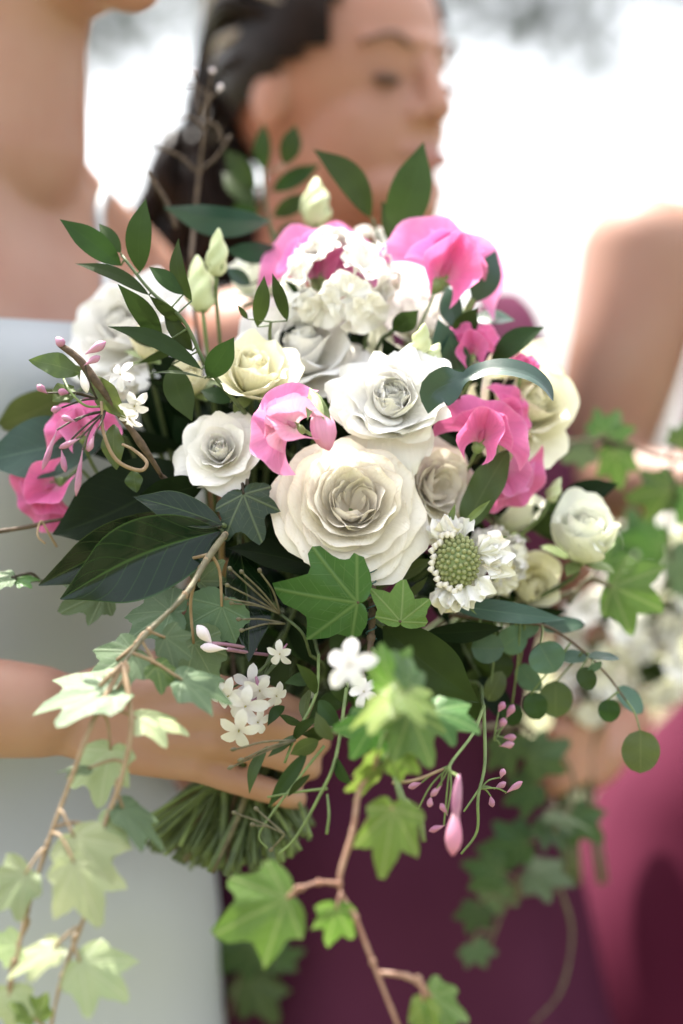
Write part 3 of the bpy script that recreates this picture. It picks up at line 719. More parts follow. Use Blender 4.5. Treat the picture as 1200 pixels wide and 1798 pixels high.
for i in range(46):
    a = g.uniform(0, 6.28); r = g.uniform(.008, .03); k0 = knot + V(math.cos(a) * r, math.sin(a) * r, g.uniform(.0, .03))
    v, f, _ = tube_geo([k0, k0 + V(math.cos(a) * .012, math.sin(a) * .012, -.03), k0 + V(g.gauss(0, .014), g.gauss(0, .012), -.07), k0 + V(g.gauss(0, .02), g.gauss(0, .012), -.10)], [.006, .009, .007, .002], sides=6, n=4, off=len(vs)); vs += v; fs += f
obj('lock', vs, fs, M_HAIR, hair); obj('lock', vs2, fs2, M_STREAK, hair)
for q in (-1, 1):
    v, f = ball_geo(ML(.0715, .033 * q, -.006), (.009, .013, .0045), 12, 8, 0, MM); obj('eye', v, f, M_LASH, MP)
    tube('eyebrow', [ML(.080, .014 * q, .020), ML(.079, .035 * q, .027), ML(.062, .052 * q, .020)], [.002, .0025, .0015], M_LASH, MP, sides=6)
v, f = ball_geo(ML(.087, 0, -.063), (.003, .020, .008), 14, 8, 0, MM); obj('lips', v, f, M_LIP, MP)
# ---- bridesmaid in wine red, turned away at the right
WP = thing('person', 'person in a wine red dress with a bare sunlit shoulder and bent arm', 'person', V(.42, .72, 0))
PHW = math.atan2(-.25, .95)
wt = [(.42, .72, .80, .12, .18, PHW), (.42, .72, 1.05, .09, .13, PHW), (.43, .72, 1.26, .118, .155, PHW), (.42, .72, 1.38, .09, .17, PHW), (.41, .72, 1.43, .06, .12, PHW), (.41, .72, 1.46, .05, .06, PHW)]
hp, WL, WM = head_parts(V(.44, .70, 1.66), (.95, -.25, 0))
s1 = P(1135, 455, .58); e1 = P(1035, 850, .56)
s2 = V(.46, .88, 1.40)
arm = [('b', s1, (.056, .054, .054)), ('t', [V(.41, .72, 1.40), s1 + V(.06, .06, .005), s1], [.05, .05, .053]), ('t', [s1, P(1095, 640, .56), e1], [.056, .049, .039]), ('t', [e1, P(1130, 850, .50), P(1235, 860, .46)], [.036, .030, .025]),
       ('b', s2, .05), ('t', [s2, V(.5, .9, 1.25), V(.52, .85, 1.12)], [.046, .042, .036]), ('t', [V(.52, .85, 1.12), V(.5, .7, 1.12), V(.45, .60, 1.14)], [.036, .032, .024])]
solid('body', [('l', wt)] + hp + arm, M_SKIN, WP, 0.004, 22)
def wfold(a, z): return (0.10 * math.sin(7 * a + 5.5 * z) + 0.03 * math.sin(12 * a + 9 * z)) * max(0, min(1, (1.12 - z) * 2.2)) + 0.006 * math.sin(6 * a + 40 * z)
dw = [(.42, .72, .02, .40, .42, PHW), (.42, .72, .45, .30, .32, PHW), (.40, .71, .80, .23, .25, PHW), (.41, .72, .95, .18, .20, PHW), (.42, .72, 1.07, .105, .142, PHW), (.432, .72, 1.26, .130, .165, PHW), (.425, .72, 1.36, .106, .180, PHW)]
v, f, uv = loft_geo(interp(dw, 70), 140, wfold, cap=False); obj('dress', v, f, M_WINE, WP, uv)
v, f = ball_geo(WL(-.03, 0, .03), (.097, .083, .105), 24, 16, 0, WM); obj('hair', v, f, M_HAIR, WP)
for q in (-1, 1):
    v, f = ball_geo(WL(.070, .032 * q, -.002), .011, 12, 8); obj('eye', v, f, M_EYE, WP)

# ------------------------------------------------------------------ the bouquet: roses and other white flowers
GR = 'white and cream roses in the bridal bouquet'
rose('large cream garden rose with tightly swirled quartered centre at bouquet front', (622, 872, -.022), 150, (.08, -1, .32), M_CREAM, n=40, seed=11, full=1.0, ripple=.03, nested=2, group=GR)
rose('cream garden rose half hidden right behind the largest swirled rose', (782, 852, .03), 106, (.45, -.9, .22), M_CREAM, n=34, seed=12, full=.9, ripple=.03, nested=1, group=GR)
rose('small open white rose with pointed outer petals above the dark glossy leaves', (384, 783, .0), 82, (-.12, -1, .34), M_WHITE, n=26, seed=13, openness=1.02, ripple=.03, pointed=.10, group=GR)
rose('buttery white rose opening upward below two upright slender leaves', (448, 638, .01), 104, (.12, -.75, .75), M_BUTTER, n=22, seed=14, openness=.72, ripple=.04, pointed=.06, group=GR)
rose('broad white rose directly behind the buttery white rose', (530, 590, .055), 132, (.05, -.75, .62), M_WHITE, n=28, seed=15, openness=.9, ripple=.04, group=GR)
rose('large white rose beside the bride\'s bare chest', (205, 558, .10), 128, (-.35, -.8, .5), M_WHITE, n=26, seed=16, openness=1.0, ripple=.045, group=GR)
rose('cream rose behind the hot pink sweet pea at the bouquet\'s far side', (940, 700, .07), 132, (.5, -.8, .3), M_BUTTER, n=26, seed=17, openness=.85, ripple=.03, group=GR)
rose('half closed pale rose standing upright apart from the bouquet\'s edge', (1030, 925, .06), 108, (.10, -.62, .80), M_PALE, n=34, seed=18, openness=.52, ripple=.06, lobed=.03, loose=1.0, group=GR)
rose('shadowed cream rose below the upright half closed rose', (940, 1030, .09), 90, (.5, -.8, -.1), M_BUTTER, n=18, seed=19, openness=.7, group=GR)
rose('small closed pale rose lying between sweet pea and upright rose', (915, 890, .09), 84, (.55, -.4, .6), M_PALE, n=14, seed=20, openness=.35, group=GR)
rose('white rose behind the frilly stock at the bouquet\'s top', (745, 535, .10), 96, (.3, -.6, .7), M_WHITE, n=18, seed=21, openness=.8, group=GR)
rose('pale rose tucked behind the pointed green-white buds', (455, 470, .12), 90, (-.2, -.6, .8), M_PALE, n=16, seed=22, openness=.7, group=GR)
rose('white rose at the heart of the bouquet beside broad white petals', (640, 610, .085), 92, (.1, -.9, .5), M_PALE, n=14, seed=23, openness=.95, group=GR)
rose('small creamy half open bloom in front of the rose beside the bride\'s chest', (255, 592, .05), 66, (-.1, -.6, .85), M_BUTTER, n=13, seed=24, openness=.42, group=GR)
rose('small creamy bloom under the slender leaf spray', (335, 655, .05), 66, (-.1, -.7, .7), M_BUTTER, n=11, seed=25, openness=.5, group=GR)
rose('pure white double bloom with loose round petals above the largest rose', (690, 690, .0), 112, (-.05, -.95, .38), M_WHITE, n=44, seed=26, openness=1.08, ripple=.085, loose=3.0, name='double_flower', cat='flower', group=GR)
floret_cluster('stock_flower', 'frilly white stock spike below the upper pink sweet pea', 'flower', (600, 500, .065), 118, (.05, -.7, .6), M_WHITE, n=15, seed=1)
floret_cluster('stock_flower', 'frilly white stock beside the green scabiosa centre', 'flower', (868, 985, .055), 72, (.5, -.8, .2), M_WHITE, n=10, seed=2)
floret_cluster('stock_flower', 'small frilly white stock under the bride\'s slender leaf spray', 'flower', (215, 670, .06), 40, (-.3, -.8, .3), M_WHITE, n=6, seed=3)
floret_cluster('stock_flower', 'frilly white stock in shadow behind the eucalyptus', 'flower', (850, 1085, .085), 52, (.3, -.9, -.1), M_WHITE, n=8, seed=4)
floret_cluster('stock_flower', 'white frilly bloom peeking between the top sweet pea petals', 'flower', (650, 435, .12), 50, (.1, -.7, .6), M_WHITE, n=7, seed=5)

# ------------------------------------------------------------------ sweet peas
sweet_pea('light pink sweet pea bloom beside its hanging bud on the largest rose', (520, 752, -.03), 92, 165, (.1, -1, .25), M_LILAC, M_PALEPINK, 1, waves=2.2)
sweet_pea('tall hot pink sweet pea standing above the bouquet\'s top', (772, 492, .07), 128, 68, (.25, -.95, .2), M_LILAC, M_PINK, 2, waves=2.0, span=88)
sweet_pea('wide pink sweet pea behind the frilly white stock', (560, 490, .085), 118, 92, (-.1, -1, .3), M_LILAC, M_PINK, 3, waves=2.6, span=88)
sweet_pea('hot pink sweet pea beneath the long curved glossy leaf', (842, 778, .02), 96, 70, (.0, -1, .2), M_PINK, M_PINK, 4, waves=2.0)
sweet_pea('coral pink sweet pea petal spread beside the cream rose', (880, 728, .05), 60, 15, (.1, -1, .1), M_PINK, M_PINK, 5)
sweet_pea('dark pink sweet pea behind the notched leaf by the second garden rose', (882, 820, .05), 88, -75, (.2, -1, 0), M_PINK, M_LILAC, 6)
sweet_pea('magenta sweet pea behind the dangling jasmine buds', (145, 765, .03), 74, 100, (-.1, -1, .2), M_PINK, M_LILAC, 7)
sweet_pea('pink sweet pea hanging over the bride\'s white gown', (100, 850, .05), 92, 215, (-.15, -1, .1), M_PINK, M_PINK, 8)
sweet_pea('small pink sweet pea between glossy leaves at the far top', (828, 622, .06), 66, 90, (0, -1, .1), M_PINK, M_PINK, 9)
sweet_pea('tiny pink sweet pea tucked behind the pure white double bloom', (612, 712, .03), 34, 110, (0, -1, .1), M_PINK, M_PINK, 10)
sweet_pea('small pink sweet pea against the far cream rose', (920, 648, .06), 32, 70, (0, -1, .2), M_PINK, M_PINK, 11)
# hanging sweet pea bud
T = thing('sweet_pea_bud', 'pale pink drooping sweet pea bud with green cap on the largest rose', 'flower bud', P(553, 700, -.025), None)
bud('petal', T, M_PALEPINK, (556, 715, -.03), (578, 790, -.045), 24, belly=.55)
for q, x in enumerate((540, 556, 570, 582)): leaf(T, M_CALYX, (550, 690, -.03), (x, 738, -.045 + .004 * (q % 2)), 16, name='sepal', arch=.08)
bud('calyx', T, M_CALYX, (545, 682, -.026), (560, 728, -.034), 15, belly=.6)
stem_to_bind(T, P(546, 684, -.022), V(-.3, -.2, .9), .001, M_STEM2)
# lisianthus buds
def lis_bud(label, b, t, R, m=M_BUDG, seed=0):
    T = thing('flower_bud', label, 'flower bud', P(*b), 'pointed green-white buds in the bridal bouquet')
    bud('petal', T, m, b, t, R, belly=.36, twist=1.6, ridge=.16, sides=14, nv=12)
    ax = (P(*t) - P(*b)).normalized(); F = frame(ax)
    for q in range(5):
        a = q * 1.2566; d = F @ V(math.cos(a), math.sin(a), 0); k = K(b[2]) * R
        v, f, uv = leaf_geo(P(*b) - ax * k * .2, P(*b) + d * k * 1.15 + ax * k * 1.1, k * .13, nu=3, nv=6); obj('sepal', v, f, M_CALYX, T, uv)
    stem_to_bind(T, P(*b), ax, .0013, M_STEM2)
lis_bud('slim pointed bud standing upright left of the top pink sweet pea', (380, 484, .055), (384, 400, .055), 19)
lis_bud('fat pale bud leaning beside the slim pointed bud', (356, 545, .06), (346, 448, .07), 26)
lis_bud('pale closed bud rising above the wide pink sweet pea', (555, 395, .14), (556, 312, .15), 26)
lis_bud('green-white bud pointing up behind the pure white double bloom', (735, 622, .03), (746, 568, .02), 17)
lis_bud('paler bud leaning away from the double bloom', (750, 645, .03), (772, 602, .03), 16)
lis_bud('small pale bud beside the rose tucked under the notched leaf', (965, 880, .07), (985, 838, .07), 12)
# ------------------------------------------------------------------ scabiosa
SB = (800, 985, -.015)
C = P(*SB); ax = V(-.22, -.95, .05).normalized(); F = frame(ax); k = K(SB[2])
T = thing('scabiosa', 'white scabiosa with round green knobbly centre below the largest rose', 'flower', C)
v, f = ball_geo(C - ax * 24 * k, (36 * k, 44 * k, 30 * k), 20, 12, 0, F); obj('cone', v, f, M_CALYX, T)
kv, kf = ball_geo(V(0, 0, 0), 1, 8, 6)
km = None
for i in range(95):
    z = 1 - (i + .5) / 95 * 1.0; r = math.sqrt(1 - z * z); a = i * 2.39996
    d = V(r * math.cos(a), r * math.sin(a), z); p = C - ax * 24 * k + F @ V(d.x * 37 * k, d.y * 45 * k, d.z * 31 * k)
    if km is None:
        o = obj('knob', [q * 4.6 * k for q in kv], kf, M_KNOB, None); km = o.data
    else:
        o = bpy.data.objects.new('knob', km); COL.objects.link(o)
    o.parent = T; o.location = p - T.location; o.scale = (1, 1, 1.25); o.rotation_euler = (F @ d).to_track_quat('Z', 'Y').to_euler()
g = rng(71)
for i in range(30):
    a = rad(g.choice((g.uniform(-70, 95), g.uniform(-70, 95), g.uniform(-125, -60), g.uniform(95, 130)))); d = F @ V(math.cos(a), math.sin(a), 0)
    s = g.uniform(40, 66)
    fan('petal', T, M_CREAM if i % 3 == 0 else M_WHITE, C - ax * g.uniform(26, 44) * k + d * g.uniform(30, 46) * k, d + ax * g.uniform(-.2, .9), ax - d * .3, s * .5 * k, s * k, cup=.25, ripple=.26, waves=g.uniform(2.5, 4), notch=.15, span=62, ph=g.uniform(0, 6), recurve=g.uniform(0, .5), nu=13, nv=8, seed=i)
for i in range(16):
    a = rad(100 + i * 12); d = F @ V(math.cos(a) * .95, math.sin(a) * 1.1, 0); p = C - ax * 14 * k + d * (38 + (i % 3) * 3) * k
    v, f, uv = bud_geo(p, p + (d * .5 + ax) * 15 * k, 6.5 * k, belly=.6, ridge=.25); obj('floret', v, f, M_CREAM, T, uv)
stem_to_bind(T, C - ax * 50 * k, ax, .0016)
for (b, t, w) in (((786, 930, .0), (800, 884, -.005), 12), ((815, 920, .0), (862, 878, -.01), 13), ((850, 948, .0), (892, 942, .0), 9), ((845, 985, .0), (900, 978, 0), 8), ((800, 1040, .0), (838, 1080, -.01), 7)):
    leaf(T, M_STEM2, b, t, w, name='bract', fold=.4)

# ------------------------------------------------------------------ slender ruscus sprays
def spray(name, label, cat, stem, leaves, mat, smat=M_STEM, r=(.0014, .0009), group=None, bind=True, shape=.9, **kw):
    pts = [P(*q) for q in stem]
    T = thing(name, label, cat, pts[0], group)
    tube('stem', pts, list(r), smat, T, sides=7, n=6)
    if bind: stem_to_bind(T, pts[0], pts[1] - pts[0], r[0], smat)
    for i, L in enumerate(leaves):
        b, t, w = L[:3]; o = dict(fold=.12, arch=.05, roll=(i * 37 % 50) - 25, tipdroop=.04, shape=shape); o.update(kw)
        m = mat
        if len(L) > 3: o.update({a: c for a, c in L[3].items() if a != 'mat'}); m = L[3].get('mat', mat)
        lf = leaf(T, m, b, t, w, **o)
        # short stalk from the nearest point of the stem
        c = catmull(pts, 10); B = P(*b); q = min(c, key=lambda p: (p - B).length)
        if (q - B).length > .0015: tube('leaf_stalk', [q, q.lerp(B, .5) + V(0, -.0008, 0), B], [.0006, .0005], smat, lf, sides=5, n=3)
    return T
GRU = 'ruscus sprays in the bridal bouquet'
D = .0
spray('ruscus_spray', 'slender dark green leaf spray arching over the white roses towards the bride', 'leaf spray',
      [(420, 712, .0), (362, 640, -.005), (322, 562, -.005), (266, 512, .0), (214, 448, .01)],
      [((213, 466, .01), (106, 384, .0), 46, dict(roll=12)), ((212, 444, .01), (174, 391, .015), 26), ((246, 478, .005), (255, 348, .0), 47, dict(roll=-8, sweep=-.04)),
       ((262, 518, .0), (132, 460, .0), 27, dict(roll=25, sweep=.05)), ((322, 517, .0), (262, 467, .0), 32), ((337, 528, .0), (312, 418, .0), 30, dict(roll=-20, sweep=-.10)),
       ((284, 606, .0), (205, 500, -.01), 42, dict(roll=-25, sweep=.10)), ((322, 566, .0), (262, 520, -.01), 22), ((354, 648, -.01), (190, 571, -.01), 32, dict(roll=15, sweep=.06)),
       ((365, 664, -.005), (411, 593, -.015), 46, dict(roll=10)), ((338, 616, 0), (286, 545, .0), 30), ((302, 640, .01), (338, 738, .0), 52, dict(roll=-15, sweep=.06)),
       ((405, 706, .0), (352, 684, .01), 30), ((360, 664, .0), (262, 652, -.015), 12, dict(roll=60)), ((300, 605, .02), (222, 588, .03), 24), ((330, 600, .01), (240, 640, .02), 16)], M_RUSCUS, group=GRU)
spray('ruscus_spray', 'pair of slim pointed leaves rising from the buttery white rose', 'leaf spray', [(478, 640, .05), (474, 590, .02), (476, 565, .01)],
      [((452, 574, .01), (465, 484, .005), 30, dict(roll=15)), ((505, 563, .01), (477, 480, .005), 25, dict(roll=-25, sweep=.04)), ((435, 560, .01), (418, 536, .0), 10)], M_RUSCUS, group=GRU)
spray('ruscus_spray', 'two upright green leaves standing above the tall pink sweet pea', 'leaf spray', [(672, 470, .11), (668, 430, .11), (655, 385, .11)],
      [((652, 382, .11), (552, 260, .10), 56, dict(roll=20, sweep=.08, mat=M_RUSCUS)), ((690, 425, .10), (742, 248, .09), 78, dict(roll=-18, sweep=.05, mat=M_RUSCUS)), ((700, 440, .11), (672, 352, .10), 44, dict(roll=30)), ((680, 460, .12), (640, 420, .12), 24)], M_RUSCUS, group=GRU)
spray('ruscus_spray', 'blurred leaf spray in front of the dark haired person\'s neck', 'leaf spray', [(490, 450, .19), (470, 380, .2), (462, 300, .21)],
      [((465, 300, .21), (462, 215, .21), 34), ((500, 290, .2), (520, 218, .2), 38), ((478, 335, .2), (562, 288, .19), 34), ((450, 330, .21), (395, 262, .22), 40), ((445, 360, .21), (392, 300, .22), 46), ((480, 380, .19), (545, 340, .19), 34), ((455, 370, .21), (400, 375, .22), 40), ((485, 420, .18), (540, 400, .18), 40)], M_RUSCUS, group=GRU)
spray('ruscus_spray', 'broad glossy leaf lying sideways above the pointed buds', 'leaf spray', [(500, 470, .11), (485, 420, .11), (470, 388, .11)],
      [((474, 388, .10), (286, 366, .10), 62, dict(roll=-35, arch=.08, fold=.3, mat=M_BLUE)), ((492, 440, .10), (395, 440, .10), 46, dict(roll=-40, mat=M_BLUE)), ((440, 500, .09), (398, 470, .09), 26)], M_BLUE, group=GRU)
spray('ruscus_spray', 'glossy blue-green leaves on a thick stem beside the tall pink sweet pea', 'leaf spray', [(786, 640, .07), (800, 585, .07), (826, 535, .07), (850, 490, .08)],
      [((832, 530, .07), (872, 440, .07), 56, dict(roll=20, mat=M_BLUE)), ((806, 575, .07), (782, 500, .08), 48, dict(roll=-30, mat=M_BLUE)), ((800, 600, .07), (838, 540, .06), 42, dict(mat=M_RUSCUS)), ((830, 560, .08), (905, 560, .08), 40, dict(roll=-45, mat=M_BLUE)), ((862, 640, .06), (956, 572, .05), 46, dict(roll=-25, mat=M_RUSCUS, sweep=-.05)), ((790, 640, .06), (770, 560, .05), 46), ((808, 660, .06), (790, 590, .05), 52, dict(mat=M_TEAL))], M_BLUE, M_STEM2, (.0028, .002), group=GRU)
# folded long leaf
T = thing('curved_leaf', 'long blue-green leaf arching over the hot pink sweet pea with a twisted base', 'leaf', P(818, 662, .0), None)
vs, uv = [], []
path = [(752, 726, -.035), (760, 690, -.035), (790, 672, -.03), (818, 662, -.022), (850, 652, -.02), (890, 650, -.02), (930, 660, -.018), (958, 680, -.015), (972, 704, -.012)]
cp = catmull([P(*q) for q in path], 4); n_ = len(cp)
for i, c in enumerate(cp):
    t = i / (n_ - 1); w = .0115 * (math.sin(math.pi * min(1, t * 2.7)) if t < .37 else 0) + .0095 * (math.sin(math.pi * (t - .33) / .67) ** .7 if t > .33 else 0)
    w = max(w, .0016 if .1 < t < .9 else .0002); a = rad(20 - 75 * min(1, max(0, (t - .2) / .3)) )
    tg = (cp[min(i + 1, n_ - 1)] - cp[max(i - 1, 0)]).normalized(); nn = CAMDIR - tg * CAMDIR.dot(tg); nn.normalize(); nn.rotate(Matrix.Rotation(a, 3, tg)); ss = tg.cross(nn)
    for j in range(7):
        u = -1 + j / 3; vs.append(c + ss * u * w + nn * (.25 * abs(u) * w)); uv.append(((u + 1) / 2, t))
obj('leaf', vs, grid_faces(7, n_), M_BLUE, T, uv)
stem_to_bind(T, P(812, 668, -.018), V(0, -.3, 1), .001)

# ------------------------------------------------------------------ large dark leaves on the bride's side
GL = 'large leaves in the bridal bouquet'
def big_leaf(label, mat, b, t, w, seed=0, **k):
    T = thing('large_leaf', label, 'leaf', P(*b), GL)
    o = dict(fold=.14, arch=.05, nu=11, nv=22, wave=.05, ph=seed, shape=.95); o.update(k)
    leaf(T, mat, b, t, w, **o)
    bb = P(*b); ax = (P(*t) - bb).normalized()
    stem_to_bind(T, bb, ax, .0014)
    return T
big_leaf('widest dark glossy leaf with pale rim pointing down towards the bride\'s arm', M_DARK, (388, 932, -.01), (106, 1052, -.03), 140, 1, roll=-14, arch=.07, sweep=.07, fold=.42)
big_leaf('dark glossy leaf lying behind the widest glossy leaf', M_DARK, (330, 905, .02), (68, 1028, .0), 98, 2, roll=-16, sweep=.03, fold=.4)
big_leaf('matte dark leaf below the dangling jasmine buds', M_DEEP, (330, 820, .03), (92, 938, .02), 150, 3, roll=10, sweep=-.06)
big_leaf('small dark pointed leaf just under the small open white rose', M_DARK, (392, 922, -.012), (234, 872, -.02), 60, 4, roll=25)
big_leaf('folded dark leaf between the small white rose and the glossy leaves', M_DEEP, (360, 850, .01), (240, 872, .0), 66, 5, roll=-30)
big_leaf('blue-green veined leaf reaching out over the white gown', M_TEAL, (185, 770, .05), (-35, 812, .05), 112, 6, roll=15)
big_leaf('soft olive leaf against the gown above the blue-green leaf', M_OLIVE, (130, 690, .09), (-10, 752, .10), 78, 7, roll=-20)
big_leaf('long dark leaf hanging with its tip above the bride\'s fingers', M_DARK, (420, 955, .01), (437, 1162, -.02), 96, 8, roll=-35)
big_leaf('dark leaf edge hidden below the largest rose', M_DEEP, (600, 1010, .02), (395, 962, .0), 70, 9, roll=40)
big_leaf('broad dark leaf with slanting tip right of the trailing ivy', M_RUSCUS, (672, 1100, .0), (842, 1234, -.02), 108, 10, roll=15)
big_leaf('narrow blue-green leaf pointing out below the scabiosa', M_TEAL, (770, 1058, .02), (996, 1088, .02), 42, 11, roll=-25, sweep=.03)
big_leaf('narrow dark leaf below the blue-green pointing leaf', M_DEEP, (745, 1112, .02), (885, 1102, .02), 40, 12, roll=20)
big_leaf('notched grey-green leaf between garden rose and pink sweet pea', M_OLIVE, (815, 930, .03), (893, 790, .03), 62, 13, roll=-20, blunt=.5, wave=.15)
big_leaf('curved stem leaf right of the largest rose\'s lowest petals', M_OLIVE, (690, 1020, .02), (765, 982, .0), 30, 14, roll=-30)
big_leaf('narrow grey-green leaf crossing behind the scabiosa head', M_OLIVE, (705, 1052, .02), (752, 1012, .0), 18, 15, roll=30)
big_leaf('dark leaf under the frilly stock at the bouquet\'s top', M_RUSCUS, (620, 560, .06), (500, 492, .05), 40, 16, roll=-50)
big_leaf('small green leaf among the frilly stock florets', M_RUSCUS, (690, 580, .05), (735, 545, .04), 40, 17, roll=20)
# ------------------------------------------------------------------ filler foliage inside the dome
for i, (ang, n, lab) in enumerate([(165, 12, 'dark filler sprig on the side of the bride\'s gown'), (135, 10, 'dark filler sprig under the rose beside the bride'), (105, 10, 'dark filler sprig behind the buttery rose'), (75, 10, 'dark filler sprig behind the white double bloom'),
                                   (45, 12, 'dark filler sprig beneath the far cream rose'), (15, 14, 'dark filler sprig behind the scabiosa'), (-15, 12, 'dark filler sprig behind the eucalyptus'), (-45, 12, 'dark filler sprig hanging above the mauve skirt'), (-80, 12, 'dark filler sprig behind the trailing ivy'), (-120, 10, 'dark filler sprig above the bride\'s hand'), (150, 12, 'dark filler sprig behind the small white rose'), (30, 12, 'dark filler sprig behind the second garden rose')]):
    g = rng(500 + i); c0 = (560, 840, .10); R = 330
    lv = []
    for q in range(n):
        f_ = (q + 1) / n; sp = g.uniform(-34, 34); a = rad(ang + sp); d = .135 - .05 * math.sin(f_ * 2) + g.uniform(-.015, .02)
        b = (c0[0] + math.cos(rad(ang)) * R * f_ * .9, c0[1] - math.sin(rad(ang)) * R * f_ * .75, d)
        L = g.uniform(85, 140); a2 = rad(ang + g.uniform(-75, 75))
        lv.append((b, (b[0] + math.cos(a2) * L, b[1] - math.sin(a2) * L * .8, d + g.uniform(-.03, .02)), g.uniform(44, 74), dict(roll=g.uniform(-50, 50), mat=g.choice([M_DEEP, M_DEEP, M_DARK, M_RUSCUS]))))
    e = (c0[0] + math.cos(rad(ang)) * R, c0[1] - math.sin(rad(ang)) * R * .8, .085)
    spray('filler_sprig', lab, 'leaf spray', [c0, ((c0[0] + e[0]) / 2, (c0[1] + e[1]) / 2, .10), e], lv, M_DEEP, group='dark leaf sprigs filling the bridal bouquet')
for i, (c0, ang, R, lab) in enumerate([((770, 1050, .085), -15, 120, 'dark filler sprig between the scabiosa and the shadowed cream rose'), ((780, 1080, .085), -60, 140, 'dark filler sprig hanging behind the round eucalyptus leaves'), ((700, 1090, .075), -100, 150, 'dark filler sprig behind the broad dark slanting leaf'),
                                        ((590, 1080, .06), -75, 150, 'dark filler sprig behind the wired ivy stem'), ((520, 1060, .05), -110, 110, 'dark filler sprig behind the bare brown jasmine stalks'), ((860, 900, .10), 10, 120, 'dark filler sprig beneath the small closed pale rose')]):
    g = rng(800 + i); lv = []
    for q in range(9):
        f_ = (q + 1) / 9; d = c0[2] + g.uniform(-.01, .025); a2 = rad(ang + g.uniform(-70, 70)); L = g.uniform(70, 115)
        b = (c0[0] + math.cos(rad(ang)) * R * f_, c0[1] - math.sin(rad(ang)) * R * f_, d)
        lv.append((b, (b[0] + math.cos(a2) * L, b[1] - math.sin(a2) * L, d + g.uniform(-.02, .02)), g.uniform(34, 60), dict(roll=g.uniform(-50, 50), mat=g.choice([M_DEEP, M_RUSCUS, M_RUSCUS]))))
    e = (c0[0] + math.cos(rad(ang)) * R, c0[1] - math.sin(rad(ang)) * R, c0[2])
    spray('filler_sprig', lab, 'leaf spray', [c0, ((c0[0] + e[0]) / 2, (c0[1] + e[1]) / 2, c0[2]), e], lv, M_DEEP, group='dark leaf sprigs filling the bridal bouquet')
for i in range(16):   # more cut stems crowd the handle
    g = rng(i + 60); T = thing('grass_stem', 'bare green stem cut off below the bride\'s fingers', 'stem', BIND, 'bare cut stems in the bouquet handle')
    stem_to_bind(T, P(460 + g.uniform(-70, 90), 1120 + g.uniform(-60, 60), .10), V(g.uniform(-.3, .3), 0, 1), .0024, [M_STEM, M_STEM2, M_STEM][i % 3])

# ------------------------------------------------------------------ ivy
GI = 'ivy vines trailing from the bridal bouquet'
def vine(label, paths, leaves, smat, r0=.0022, group=GI, name='ivy_vine', pmat=None, bind=False, cat='ivy'):
    T = thing(name, label, cat, P(*paths[0][0]), group)
    allc = []
    for i, q in enumerate(paths):
        pts = [P(*x) for x in q]; rr = r0 if i == 0 else r0 * .85
        tube('stem', pts, [rr, rr * .8, rr * .6], (M_GREYV if i == 0 and smat is M_TAN else smat), T, sides=8, n=6, wob=.35, seed=i); allc += catmull(pts, 12)
        for x in pts[1:-1]:   # swollen nodes
            v, f = ball_geo(x, (rr * 1.05, rr * 1.05, rr * 1.3), 8, 6); obj('node', v, f, smat, T)
    for i, L in enumerate(leaves):
        c, s, ang, m = L[:4]; o = L[4] if len(L) > 4 else {}
        B = P(*c); back = B - rot_img(ang) * .02
        nd = min(allc, key=lambda p: (p - back).length + abs((p - B).length - .018) * .6)
        ivy_leaf(T, m, c, s, ang, seed=i + int(c[0]), node=(o.get('node') or nd), pmat=pmat or smat, **{a: b for a, b in o.items() if a != 'node'})
    if bind: stem_to_bind(T, P(*paths[0][0]), P(*paths[0][0]) - P(*paths[0][1]), .0018, smat)
    return T
